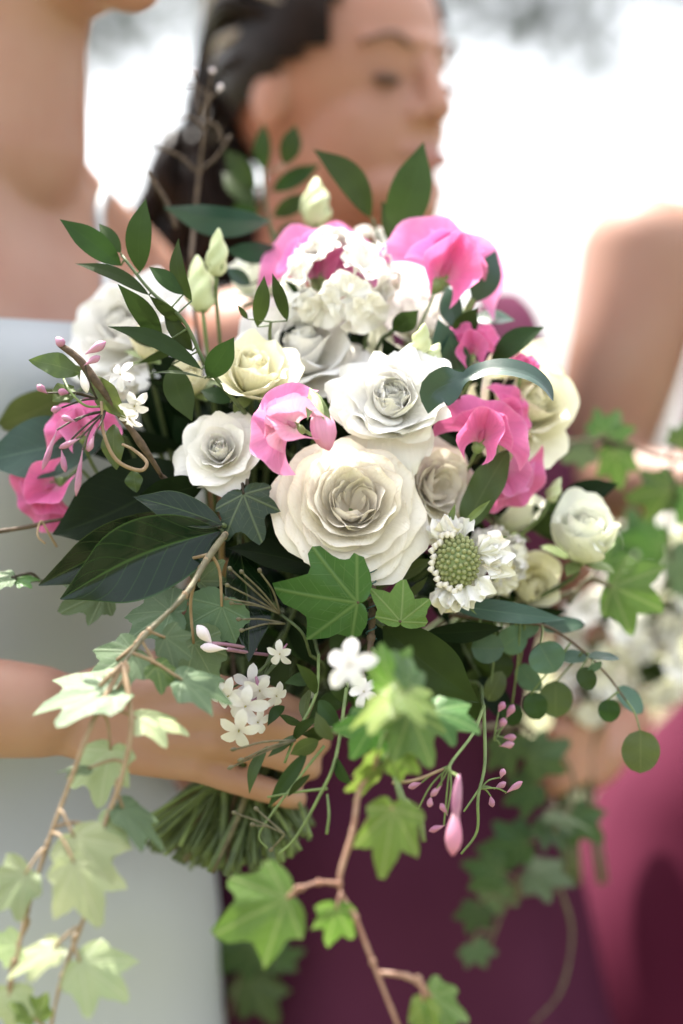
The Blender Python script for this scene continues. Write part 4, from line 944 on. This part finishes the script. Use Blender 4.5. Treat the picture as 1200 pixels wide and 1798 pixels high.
vine('pale ivy vine trailing in two long tan strands across the bride\'s gown',
     [[(396, 938, -0.020), (362, 985, -0.035), (325, 1045, -0.061), (262, 1108, -0.074), (216, 1165, -0.088)],
      [(216, 1165, -0.088), (160, 1275, -0.108), (125, 1368, -0.115), (84, 1482, -0.121), (48, 1600, -0.128), (28, 1690, -0.135), (8, 1795, -0.135)],
      [(216, 1165, -0.088), (231, 1270, -0.108), (212, 1372, -0.115), (180, 1460, -0.121), (156, 1585, -0.135), (110, 1715, -0.135), (88, 1810, -0.135)],
      [(216, 1165, -0.088), (195, 1185, -0.095), (175, 1205, -0.095)], [(262, 1108, -0.074), (240, 1130, -0.068), (205, 1160, -0.068)]],
     [((205, 1212, -0.095), 190, 198, M_IVYS, dict(tilt=(62, 0), curl=.3, wide=.8)), ((195, 1318, -0.101), 110, -95, M_IVYP, dict(tilt=(20, -25))), ((240, 1262, -0.101), 100, -10, M_IVYP, dict(tilt=(60, 10), wide=.8)),
      ((320, 1195, -0.081), 120, -15, M_IVYS, dict(tilt=(58, 10), wide=.9)), ((235, 1145, -0.068), 110, 215, M_IVYS, dict(tilt=(30, -10))), ((290, 1120, -0.061), 75, -30, M_IVYS, dict(tilt=(20, 20))),
      ((340, 1130, -0.030), 92, -60, M_IVYS, dict(tilt=(10, 10), lobes=.6)), ((390, 1065, -0.020), 90, -110, M_IVYS, dict(tilt=(10, -10), lobes=.6)), ((300, 1075, -0.020), 95, 170, M_IVYS, dict(tilt=(40, 0), lobes=.6)), ((350, 1020, -0.010), 60, 40, M_IVYS),
      ((275, 1170, -0.074), 70, -50, M_IVYG, dict(tilt=(45, 20))), ((185, 1040, .02), 95, 205, M_IVYS, dict(tilt=(20, 0))),
      ((215, 1420, -0.115), 118, -45, M_IVYS, dict(tilt=(48, 22), wide=.7)), ((130, 1470, -0.128), 108, -55, M_IVYP, dict(tilt=(25, 0))), ((185, 1455, -0.121), 80, 10, M_IVYP, dict(tilt=(35, 10))),
      ((130, 1515, -0.135), 125, -70, M_IVYP, dict(tilt=(25, 10))), ((45, 1535, -0.135), 105, 225, M_IVYP, dict(tilt=(20, -15))), ((95, 1665, -0.142), 105, 215, M_IVYP, dict(tilt=(45, -10), wide=.7)),
      ((140, 1690, -0.142), 115, -40, M_IVYP, dict(tilt=(30, 10))), ((15, 1740, -0.135), 80, -80, M_IVYP, dict(tilt=(20, -20))), ((60, 1790, -0.142), 70, 100, M_IVYL, dict(tilt=(20, 20))), ((155, 1350, -0.108), 60, 190, M_IVYS, dict(tilt=(60, 0), wide=.5)), ((30, 1660, -0.128), 70, 200, M_IVYP)],
     M_TAN, .0019, bind=True)
vine('green ivy with wide star leaf under the largest rose on a wired stem',
     [[(650, 1000, .0), (654, 1050, -.015), (652, 1120, -.02), (645, 1180, -.03)]],
     [((628, 1058, -.03), 150, 176, M_IVYG, dict(tilt=(-12, -14), curl=.2, wide=1.05, node=(652, 1056, -.016))), ((704, 1092, -.03), 78, 82, M_IVYL, dict(tilt=(8, 15), wide=1.2, node=(656, 1062, -.016))), ((640, 1200, -.01), 60, -60, M_IVYG)],
     M_BROWN, .0026, bind=True)
T = thing('binding_wire', 'thin teal wire wound round the brown stem below the largest rose', 'wire', P(652, 1000, -.01))
tube('wire', [P(652 + 9 * math.cos(q * 1.3), 1000 + q * 4.2, -.012 - .004 * math.sin(q * 1.3) - q * .0003) for q in range(30)], .00045, M_WIRE, T, sides=5, n=3)
vine('bright ivy cluster jutting towards the photographer below the small white blossom',
     [[(655, 1140, -0.030), (680, 1190, -0.108), (700, 1240, -0.135), (680, 1330, -0.135), (660, 1350, -0.128)]],
     [((700, 1215, -0.169), 105, -25, M_IVYL, dict(tilt=(58, 15), curl=.4)), ((690, 1225, -0.169), 100, 200, M_IVYL, dict(tilt=(52, -25), curl=.35)), ((720, 1205, -0.162), 85, 55, M_IVYG, dict(tilt=(10, 45), curl=.4)), ((690, 1205, -0.149), 80, 110, M_IVYL, dict(tilt=(-15, -20), curl=.4)),
      ((720, 1250, -0.135), 112, -70, M_IVYG, dict(tilt=(20, 10))), ((660, 1262, -0.121), 90, -120, M_IVYG), ((760, 1250, -0.115), 90, -20, M_IVYG, dict(tilt=(40, 10))), ((660, 1325, -0.135), 70, -100, M_IVYL, dict(tilt=(-20, 60))), ((690, 1330, -0.135), 58, -30, M_IVYL)],
     M_STEM2, .0016)
vine('russet ivy vine zigzagging down over the mauve skirt with glossy yellow-green leaves',
     [[(660, 1340, -0.128), (632, 1385, -0.135), (620, 1460, -0.142), (596, 1552, -0.149), (625, 1612, -0.151), (655, 1690, -0.155), (705, 1815, -0.162)], [(596, 1552, -0.149), (560, 1550, -0.151), (530, 1560, -0.155), (508, 1576, -0.159)], [(668, 1708, -0.155), (715, 1715, -0.159), (745, 1735, -0.162), (755, 1760, -0.162)]],
     [((504, 1578, -0.159), 140, 205, M_IVYL, dict(tilt=(15, -10), node=(520, 1566, -0.157), wide=1.1)), ((590, 1595, -0.155), 82, -102, M_IVYL, dict(tilt=(0, 25), node=(606, 1590, -0.151))), ((690, 1420, -0.149), 125, -100, M_IVYL, dict(tilt=(15, 10), node=(640, 1450, -0.140), wide=.85)),
      ((655, 1350, -0.135), 75, -85, M_IVYL, dict(tilt=(-30, 40))), ((758, 1752, -0.162), 100, -15, M_IVYL, dict(tilt=(35, 25))), ((745, 1760, -0.165), 80, -100, M_IVYL, dict(tilt=(10, -50)))],
     M_RUSS, .0018)
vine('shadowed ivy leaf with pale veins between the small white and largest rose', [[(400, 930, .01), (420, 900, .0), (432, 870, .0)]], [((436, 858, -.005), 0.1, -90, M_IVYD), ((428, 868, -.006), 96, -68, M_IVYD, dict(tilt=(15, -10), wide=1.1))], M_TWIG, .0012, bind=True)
vine('blurred dark ivy strand hanging behind the pink jasmine bud over plum cloth',
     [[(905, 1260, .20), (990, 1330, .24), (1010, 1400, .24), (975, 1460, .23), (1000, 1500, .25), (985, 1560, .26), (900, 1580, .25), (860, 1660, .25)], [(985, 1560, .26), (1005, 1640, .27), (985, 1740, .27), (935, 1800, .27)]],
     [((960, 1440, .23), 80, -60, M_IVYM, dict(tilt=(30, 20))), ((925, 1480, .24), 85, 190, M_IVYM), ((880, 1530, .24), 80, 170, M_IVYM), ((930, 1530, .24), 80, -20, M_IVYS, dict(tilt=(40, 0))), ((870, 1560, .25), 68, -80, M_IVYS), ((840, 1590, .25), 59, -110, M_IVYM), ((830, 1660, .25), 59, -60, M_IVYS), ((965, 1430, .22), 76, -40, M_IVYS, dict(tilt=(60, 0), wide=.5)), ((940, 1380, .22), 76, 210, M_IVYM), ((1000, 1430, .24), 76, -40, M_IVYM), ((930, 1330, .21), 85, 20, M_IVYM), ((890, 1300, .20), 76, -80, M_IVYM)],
     M_GREYV, .0016, bind=True)
vine('ivy strand with jasmine stalk reaching out past the far cream rose',
     [[(905, 850, .19), (950, 800, .19), (1010, 775, .20), (1085, 778, .21), (1150, 800, .21), (1215, 812, .21)]],
     [((1060, 770, .21), 76, 60, M_IVYG), ((1080, 790, .21), 72, -80, M_IVYG), ((1040, 790, .21), 56, 200, M_IVYS), ((1180, 860, .21), 80, 190, M_IVYG), ((1190, 780, .21), 48, 70, M_IVYG), ((1205, 860, .21), 64, -100, M_IVYG), ((1180, 985, .22), 68, -20, M_IVYS)], M_BROWN, .0013, bind=True)
vine('single lobed bright leaf in front of the second white bouquet', [[(1000, 1060, .11), (1030, 1020, .11), (1070, 1030, .11)]], [((1075, 1030, .11), 105, -25, M_IVYL, dict(tilt=(15, 0), wide=1.1)), ((1060, 990, .12), 70, 60, M_IVYG)], M_GREYV, .0014, bind=True)
vine('small pale ivy sprig poking out over the gown at the bride\'s waist', [[(130, 1010, .04), (70, 1020, .03), (-10, 1025, .03)]], [((20, 1015, .02), 50, 200, M_IVYS, dict(tilt=(55, 0))), ((30, 1018, .02), 40, 20, M_IVYG, dict(tilt=(60, 0)))], M_TWIG, .0008)
vine('faint ivy tendril hanging low before the mauve skirt', [[(500, 1480, .24), (460, 1600, .27), (430, 1680, .28), (400, 1790, .28)]], [((450, 1660, .27), 100, 215, M_IVYM), ((440, 1720, .28), 90, -60, M_IVYM), ((480, 1690, .27), 60, 20, M_IVYM)], M_GREYV, .0014, bind=True)
# brown twig lying off the left edge
T = thing('twig', 'thin brown twig crossing the pink sweet pea at the gown', 'twig', P(90, 915, .03)); tube('stem', [P(-20, 936, .03), P(50, 925, .03), P(95, 914, .03), P(180, 905, .04)], [.0013, .0011], M_BROWN, T, sides=7, wob=.4)
tube('tendril', [P(100, 960, .03), P(82, 930, .025), P(72, 915, .025), P(66, 940, .02), P(80, 955, .02)], [.0008, .0006], M_TAN, T, sides=6)

# ------------------------------------------------------------------ eucalyptus
T = thing('eucalyptus_branch', 'eucalyptus branch of round grey-green coin leaves hanging over plum cloth', 'leaf spray', P(800, 1090, .05))
st = [(790, 1080, .05), (880, 1090, .04), (960, 1100, .04), (1020, 1140, .04), (1062, 1180, .04), (1100, 1230, .04)]
sp = [P(*q) for q in st]; tube('stem', sp, [.0013, .0006], M_BROWN, T, sides=6); cc = catmull(sp, 10)
for i, (x, y, w, h, ang, tx, m) in enumerate([(857, 1138, 58, 54, 0, 0, M_EUC), (900, 1122, 56, 56, 40, 20, M_EUC), (990, 1100, 76, 34, 5, 35, M_TEAL), (962, 1155, 58, 66, -60, 10, M_EUC), (1008, 1155, 52, 30, 0, 40, M_EUC), (976, 1228, 66, 60, -90, 0, M_OLIVE),
                                              (1030, 1192, 44, 36, -60, 15, M_RUSCUS), (1070, 1248, 42, 40, -80, 0, M_RUSCUS), (1106, 1230, 64, 40, -45, 30, M_EUC), (1125, 1320, 76, 68, -90, 0, M_OLIVE), (870, 1205, 58, 36, 65, 0, M_OLIVE), (930, 1190, 60, 44, -50, 30, M_EUC), (1060, 1155, 58, 24, -5, 55, M_TEAL), (925, 1100, 50, 40, 20, 10, M_EUC), (880, 1170, 50, 44, -80, 10, M_RUSCUS), (1045, 1170, 30, 20, 30, 40, M_EUC), (940, 1240, 50, 44, -70, 10, M_RUSCUS), (900, 1255, 40, 40, -90, 10, M_RUSCUS)]):
    d = .03 + .012 * (i % 3); c = P(x, y, d); a = rad(ang); L = w * K(d); dr = V(math.cos(a), 0, math.sin(a)); b = c - dr * L / 2
    v, f, uv = leaf_geo(b, c + dr * L / 2, h * K(d) / 2, roll=tx * (1 if i % 2 else -1), fold=.1, arch=.05, blunt=.72, shape=.92, nu=9, nv=14, wave=.04, ph=i)
    lf = obj('leaf', v, f, m, T, uv)
    q = min(cc, key=lambda p: (p - b).length); tube('leaf_stalk', [q, q.lerp(b, .5) + V(.001, -.001, .001), b + dr * L * .06], [.0007, .0005], M_STEM2, lf, sides=5, n=4)
stem_to_bind(T, sp[0], sp[0] - sp[1], .0012)

# ------------------------------------------------------------------ jasmine
GJ = 'jasmine sprigs in the bridal bouquet'
def twiglets(T, root, tips, mat, r=.0007, bmat=None, bl=0, bR=4):
    R0 = P(*root)
    for i, t in enumerate(tips):
        e = P(*t[:3]); tube('twig', [R0, R0.lerp(e, .5) + V(.0015 * ((i % 3) - 1), -.001, .0015), e], [r, r * .8], mat, T, sides=5, n=5)
        if bmat:
            dr = (e - R0).normalized() if len(t) < 4 else rot_img(t[3]); L = (t[4] if len(t) > 4 else bl) * K(t[2])
            v, f, uv = bud_geo(e - dr * .001, e + dr * L, bR * K(t[2]), belly=.68, ridge=.12, twist=1.2); obj('bud', v, f, bmat, T, uv)
T = thing('jasmine_sprig', 'woody jasmine stem with plum-pink dangling buds and looping tendril at bride\'s side', 'jasmine', P(282, 832, .0), GJ)
tube('stem', [P(284, 836, .0), P(262, 800, -.01), P(222, 742, -.015), P(178, 682, -.02), (P(140, 632, -.02)), P(104, 604, -.02)], [.0016, .0019, .0020, .0022, .0026, .0018], M_BROWN, T, sides=8, wob=.5)
tube('tendril', [P(178, 705, -.022), P(182, 760, -.03), P(205, 808, -.032), P(245, 826, -.03), P(258, 812, -.025), P(235, 790, -.02), P(215, 780, -.015)], [.0009, .0012, .0011, .0008], M_TAN, T, sides=6)
tube('tendril', [P(112, 665, -.02), P(125, 690, -.03), P(150, 712, -.03), P(176, 714, -.022)], [.0007, .0008], M_OLIVE if False else M_STEM2, T, sides=6)
twiglets(T, (170, 700, -.02), [(120, 690, -.03), (82, 690, -.03, 140, 22), (108, 716, -.03), (150, 640, -.03, 30, 30)], M_TWIG, bmat=M_BUDP, bl=20, bR=7)
twiglets(T, (185, 722, -.022), [(100, 755, -.04, 250, 75), (108, 790, -.04, -80, 40), (140, 770, -.04, 205, 40), (145, 790, -.045, -98, 82), (132, 740, -.04, 160, 26), (165, 765, -.04, 250, 30)], M_TWIG, bmat=M_BUDP, bl=24, bR=6)
bud('bud', T, M_BUDP, (112, 606, -.022), (98, 592, -.022), 9); bud('bud', T, M_BUDP, (150, 622, -.03), (186, 600, -.03), 9, belly=.65)
bud('bud', T, M_BUDW, (143, 650, -.028), (153, 690, -.028), 8, belly=.6)
jasmine_flower(T, (212, 658, -.03), (-.4, -.8, .3), 30, 1); jasmine_flower(T, (236, 712, -.03), (.1, -.8, -.6), 32, 2); jasmine_flower(T, (228, 735, -.02), (-.3, -.7, -.6), 26, 3)
for b, t, w, m in (((140, 655, -.02), (50, 632, -.03), 46, M_OLIVE), ((130, 680, -.02), (92, 705, -.03), 40, M_OLIVE), ((165, 660, -.015), (222, 735, -.02), 46, M_OLIVE), ((200, 745, 0), (205, 825, 0), 44, M_OLIVE), ((180, 700, 0), (130, 640, .0), 30, M_OLIVE), ((235, 825, .0), (240, 865, .0), 34, M_OLIVE)):
    leaf(T, m, b, t, w, roll=20, wave=.15, arch=.08)
stem_to_bind(T, P(284, 836, .0), V(-.6, 0, .5), .0015, M_BROWN)
T = thing('jasmine_sprig', 'cluster of small white jasmine trumpets hanging over the bride\'s knuckles', 'jasmine', P(470, 1180, .0), GJ)
fl = [(420, 1282, -.035, (-.1, -.75, -.55), 44), (432, 1240, -.03, (-.35, -.8, -.2), 44), (402, 1222, -.025, (-.5, -.7, -.2), 38), (456, 1212, -.025, (.2, -.8, -.6), 38), (375, 1206, -.02, (-.6, -.6, .1), 32), (440, 1200, -.015, (.1, -.9, -.2), 36), (485, 1222, -.02, (.5, -.8, -.3), 30), (492, 1148, -.03, (-.3, -.8, -.4), 28), (452, 1268, -.03, (.5, -.7, -.3), 30)]
for i, q in enumerate(fl):
    jasmine_flower(T, q[:3], q[3], q[4], i * 1.3, 1.3)
    C = P(*q[:3]) - Vector(q[3]).normalized() * K(q[2]) * q[4] * 1.3
    tube('twig', [P(475 + i * 3, 1150, .005), P(465, 1175, -.01).lerp(C, .4), C], [.0008, .0006], M_STEM, T, sides=5)
bud('bud', T, M_BUDW, (372, 1130, -.035), (346, 1098, -.035), 11, belly=.6); bud('bud', T, M_BUDW, (402, 1140, -.035), (352, 1136, -.035), 9, belly=.7)
tube('twig', [P(372, 1130, -.035), P(400, 1132, -.03), P(450, 1140, -.01)], [.0012, .0010], M_PLUM, T, sides=6); tube('twig', [P(400, 1140, -.035), P(430, 1145, -.02), P(470, 1150, .0)], [.0013, .0010], M_PLUM, T, sides=6)
stem_to_bind(T, P(480, 1140, .01), V(-.3, -.2, -.5), .0012)
T = thing('jasmine_sprig', 'bare brown jasmine stalks fanning out over the dark hanging leaf', 'jasmine', P(490, 1085, .0), GJ)
twiglets(T, (492, 1078, -.005), [(408, 1002, -.03), (428, 1008, -.03), (458, 1006, -.03), (404, 1030, -.03), (402, 1052, -.03), (412, 1060, -.025)], M_GREYV, .0007, M_GREYV, 12, 4)
twiglets(T, (500, 1095, -.005), [(425, 1088, -.03), (430, 1106, -.03)], M_GREYV, .0007, M_GREYV, 14, 4); tube('stem', [P(492, 1078, -.005), P(530, 1110, -.01), P(545, 1150, .0)], [.0009, .0009], M_STEM, T, sides=6)
stem_to_bind(T, P(545, 1150, .0), V(-.3, 0, .3), .001)
T = thing('jasmine_sprig', 'feathery jasmine tendrils with curling narrow leaves beside the bride\'s fingertips', 'jasmine', P(600, 1190, -.02), GJ)
tube('stem', [P(560, 1150, -.01), P(555, 1220, -.03), P(520, 1290, -.04), P(500, 1340, -.045)], [.001, .0008], M_STEM2, T, sides=6)
tube('stem', [P(610, 1200, -.03), P(590, 1330, -.06), P(560, 1400, -.065), P(520, 1470, -.065), P(490, 1500, -.065)], [.0011, .0009, .0007], M_STEM2, T, sides=6)
tube('stem', [P(575, 1385, -.065), P(530, 1390, -.06), P(470, 1400, -.055)], [.0009, .0006], M_STEM2, T, sides=6); tube('stem', [P(575, 1395, -.065), P(578, 1430, -.07), P(574, 1465, -.07)], [.0007, .0009], M_STEM2, T, sides=6)
tube('stem', [P(570, 1310, -.05), P(530, 1360, -.055), P(470, 1440, -.06), P(455, 1470, -.06), P(470, 1490, -.06)], [.0009, .0005], M_STEM2, T, sides=6)
twiglets(T, (520, 1300, -.045), [(418, 1315, -.05), (430, 1332, -.05), (412, 1345, -.05)], M_GREYV, .0007, M_GREYV, 14, 4); twiglets(T, (500, 1465, -.065), [(418, 1430, -.06), (450, 1450, -.06), (480, 1488, -.06), (455, 1425, -.06)], M_GREYV, .0006, M_GREYV, 12, 4)
g = rng(88)
for b, t, w in (((520, 1290, -.04), (470, 1330, -.045), 22), ((470, 1310, -.04), (438, 1395, -.045), 20), ((555, 1220, -.03), (520, 1165, -.035), 22), ((530, 1270, -.04), (490, 1255, -.03), 20), ((515, 1300, -.04), (560, 1260, -.05), 20), ((575, 1270, -.05), (530, 1290, -.05), 40), ((560, 1300, -.05), (510, 1325, -.05), 36), ((540, 1320, -.05), (470, 1420, -.055), 26), ((560, 1230, -.04), (600, 1280, -.05), 34), ((585, 1300, -.06), (555, 1250, -.06), 26), ((590, 1330, -.06), (620, 1380, -.065), 26), ((600, 1280, -.05), (640, 1300, -.06), 36), ((548, 1190, -.02), (500, 1200, -.03), 26), ((545, 1210, -.02), (535, 1270, -.03), 22), ((580, 1180, -.03), (610, 1240, -.03), 30), ((545, 1360, -.06), (505, 1400, -.06), 14), ((500, 1240, -.02), (470, 1275, -.03), 20)):
    leaf(T, M_IVYG if False else g.choice([M_OLIVE, M_RUSCUS, M_RUSCUS]), b, t, w, roll=g.uniform(-50, 50), arch=g.uniform(.0, .15), sweep=g.uniform(-.12, .12))
stem_to_bind(T, P(560, 1150, -.01), V(.2, 0, -.5), .001)
T = thing('jasmine_sprig', 'sunlit white jasmine blossom jutting out blurred in front of the ivy', 'jasmine', P(620, 1170, -.14), GJ)
jasmine_flower(T, (615, 1168, -.15), (-.25, -.9, .15), 54, 4, 1.2); tube('stem', [P(650, 1185, -.12), P(690, 1205, -.09), P(660, 1160, -.02)], [.0010, .0010], M_PLUM, T, sides=6)
jasmine_flower(T, (640, 1215, -.06), (-.3, -.7, .3), 34, 2, 1.2)
T = thing('jasmine_sprig', 'long blurred pink jasmine bud dangling before the plum cloth with tiny mauve buds', 'jasmine', P(850, 1240, .0), GJ)
bud('bud', T, M_PALEPINK, (803, 1395, -.10), (795, 1502, -.11), 15, belly=.72, ridge=.05); bud('tube', T, M_BUDP, (806, 1360, -.10), (800, 1450, -.105), 9, belly=.5)
tube('stem', [P(850, 1240, .0), P(830, 1290, -.03), P(790, 1345, -.06), P(806, 1365, -.10)], [.0011, .0008], M_STEM2, T, sides=6)
tube('stem', [P(850, 1240, .0), P(852, 1340, -.02), P(840, 1400, -.03), P(838, 1460, -.03), P(810, 1500, -.03)], [.0011, .0007], M_STEM2, T, sides=6); tube('stem', [P(846, 1380, -.02), P(815, 1425, -.03)], [.0008, .0006], M_STEM2, T, sides=6, n=4)
twiglets(T, (845, 1385, -.025), [(870, 1385, -.02, 30, 22), (862, 1398, -.02, -80, 20), (890, 1392, -.02, 35, 34), (880, 1365, -.02, 70, 16)], M_STEM2, .0006, M_BUDP, 18, 6)
twiglets(T, (790, 1345, -.05), [(775, 1380, -.05, 225, 26), (740, 1375, -.05, 200, 24), (757, 1400, -.05, -100, 18), (735, 1420, -.05, 170, 26), (780, 1450, -.05, 200, 28), (785, 1430, -.05, 120, 22)], M_STEM2, .0006, M_BUDP, 18, 6)
twiglets(T, (868, 1300, .02), [(885, 1295, .02, 0, 22), (880, 1310, .02, 10, 24), (890, 1260, .02, 60, 26), (882, 1280, .02, 80, 20), (876, 1250, .02, 60, 20)], M_STEM2, .0006, M_BUDP, 18, 7)
tube('tendril', [P(690, 1350, -.09), P(705, 1400, -.10), P(720, 1440, -.10), P(715, 1480, -.10)], [.0016, .0022, .0013], M_STEM2, T, sides=7); tube('tendril', [P(700, 1395, -.10), P(735, 1430, -.10), P(745, 1478, -.10)], [.0013, .0018, .0012], M_STEM2, T, sides=7)
tube('twig', [P(690, 1375, -.08), P(730, 1370, -.07), P(780, 1350, -.05)], [.0010, .0008], M_TAN, T, sides=6)
stem_to_bind(T, P(850, 1240, .0), V(0, 0, -1), .0011)
T = thing('jasmine_sprig', 'bare jasmine twig rising blurred in front of the bridesmaid\'s dark ponytail', 'jasmine', P(330, 440, .13), GJ)
tube('stem', [P(335, 460, .12), P(342, 380, .15), P(350, 300, .16), P(358, 235, .16), P(368, 160, .17)], [.0016, .0013, .0008], M_BROWN, T, sides=7)
tube('stem', [P(345, 300, .16), P(310, 270, .16), P(255, 252, .16)], [.0012, .0009], M_BROWN, T, sides=7); tube('stem', [P(350, 300, .16), P(380, 275, .16), P(405, 238, .16)], [.0012, .0010], M_BROWN, T, sides=7)
tube('stem', [P(358, 225, .16), P(335, 205, .16), P(300, 212, .16)], [.0011, .0008], M_BROWN, T, sides=7); tube('stem', [P(365, 170, .17), P(345, 150, .17), P(300, 155, .17)], [.0009, .0007], M_BROWN, T, sides=7); tube('stem', [P(362, 210, .16), P(385, 225, .16), P(388, 250, .16)], [.0010, .0009], M_BROWN, T, sides=7)
twiglets(T, (352, 205, .16), [(384, 160, .16, 70, 14), (340, 130, .17), (372, 128, .17)], M_BROWN, .0008, M_BUDW, 10, 5)
tube('stem', [P(310, 400, .13), P(290, 350, .13), P(258, 300, .13)], [.0016, .0012], M_BROWN, T, sides=7)
stem_to_bind(T, P(335, 460, .12), V(0, -.2, 1), .0014, M_BROWN)

# ------------------------------------------------------------------ the bridesmaid's bouquet behind
G2 = 'flowers of the blurred second bouquet'
B1 = BIND.copy(); BIND = P(1010, 1330, .345); SAVE = stem_to_bind
def stem_to_bind(parent, base, axis, r=0.0019, mat=None, down=True, seed=None):
    i = STEMN[0]; STEMN[0] += 1; g = rng(i)
    b = Vector(base); j = BIND + V(g.uniform(-.012, .012), g.uniform(-.012, .012), 0); e = j + V(g.uniform(-.02, .02), g.uniform(-.02, .02), -.09)
    tube('stem', [b, b.lerp(j, .6) + V(0, .01, 0), j, e], [r, r], mat or M_STEM, parent, sides=6, n=4)
for i, (x, y, d, R, lab) in enumerate([(1060, 1110, .33, 90, 'large blurred white bloom at the centre of the second bouquet'), (1165, 1060, .36, 80, 'blurred white bloom of the second bouquet beside the wine dress'), (1150, 1180, .34, 75, 'lowest blurred white bloom of the second bouquet'), (1030, 1215, .33, 70, 'blurred white bloom above the second hand'), (1205, 940, .38, 70, 'highest blurred white bloom of the second bouquet'), (1100, 985, .37, 70, 'blurred white bloom behind the upright half closed rose')]):
    floret_cluster('stock_flower', lab, 'flower', (x, y, d), R, (.1, -.9, .3), M_WHITE, n=12, petals=5, seed=20 + i, group=G2)
spray('filler_sprig', 'blurred green sprig inside the second bouquet', 'leaf spray', [(1090, 1200, .38), (1110, 1120, .38), (1130, 1010, .38)],
      [((1090 + 10 * i, 1220 - 26 * i, .37), (1090 + 10 * i + (90 if i % 2 else -90), 1190 - 28 * i, .36), 50) for i in range(9)], M_RUSCUS, group=G2)
vine('blurred ivy sprig at the edge of the second bouquet', [[(1150, 1120, .34), (1180, 1000, .33), (1205, 960, .33)]], [((1165, 960, .32), 80, 170, M_IVYG), ((1120, 960, .33), 80, 100, M_IVYG), ((1195, 1010, .32), 90, -20, M_IVYS)], M_GREYV, .0015, group=G2, bind=True)
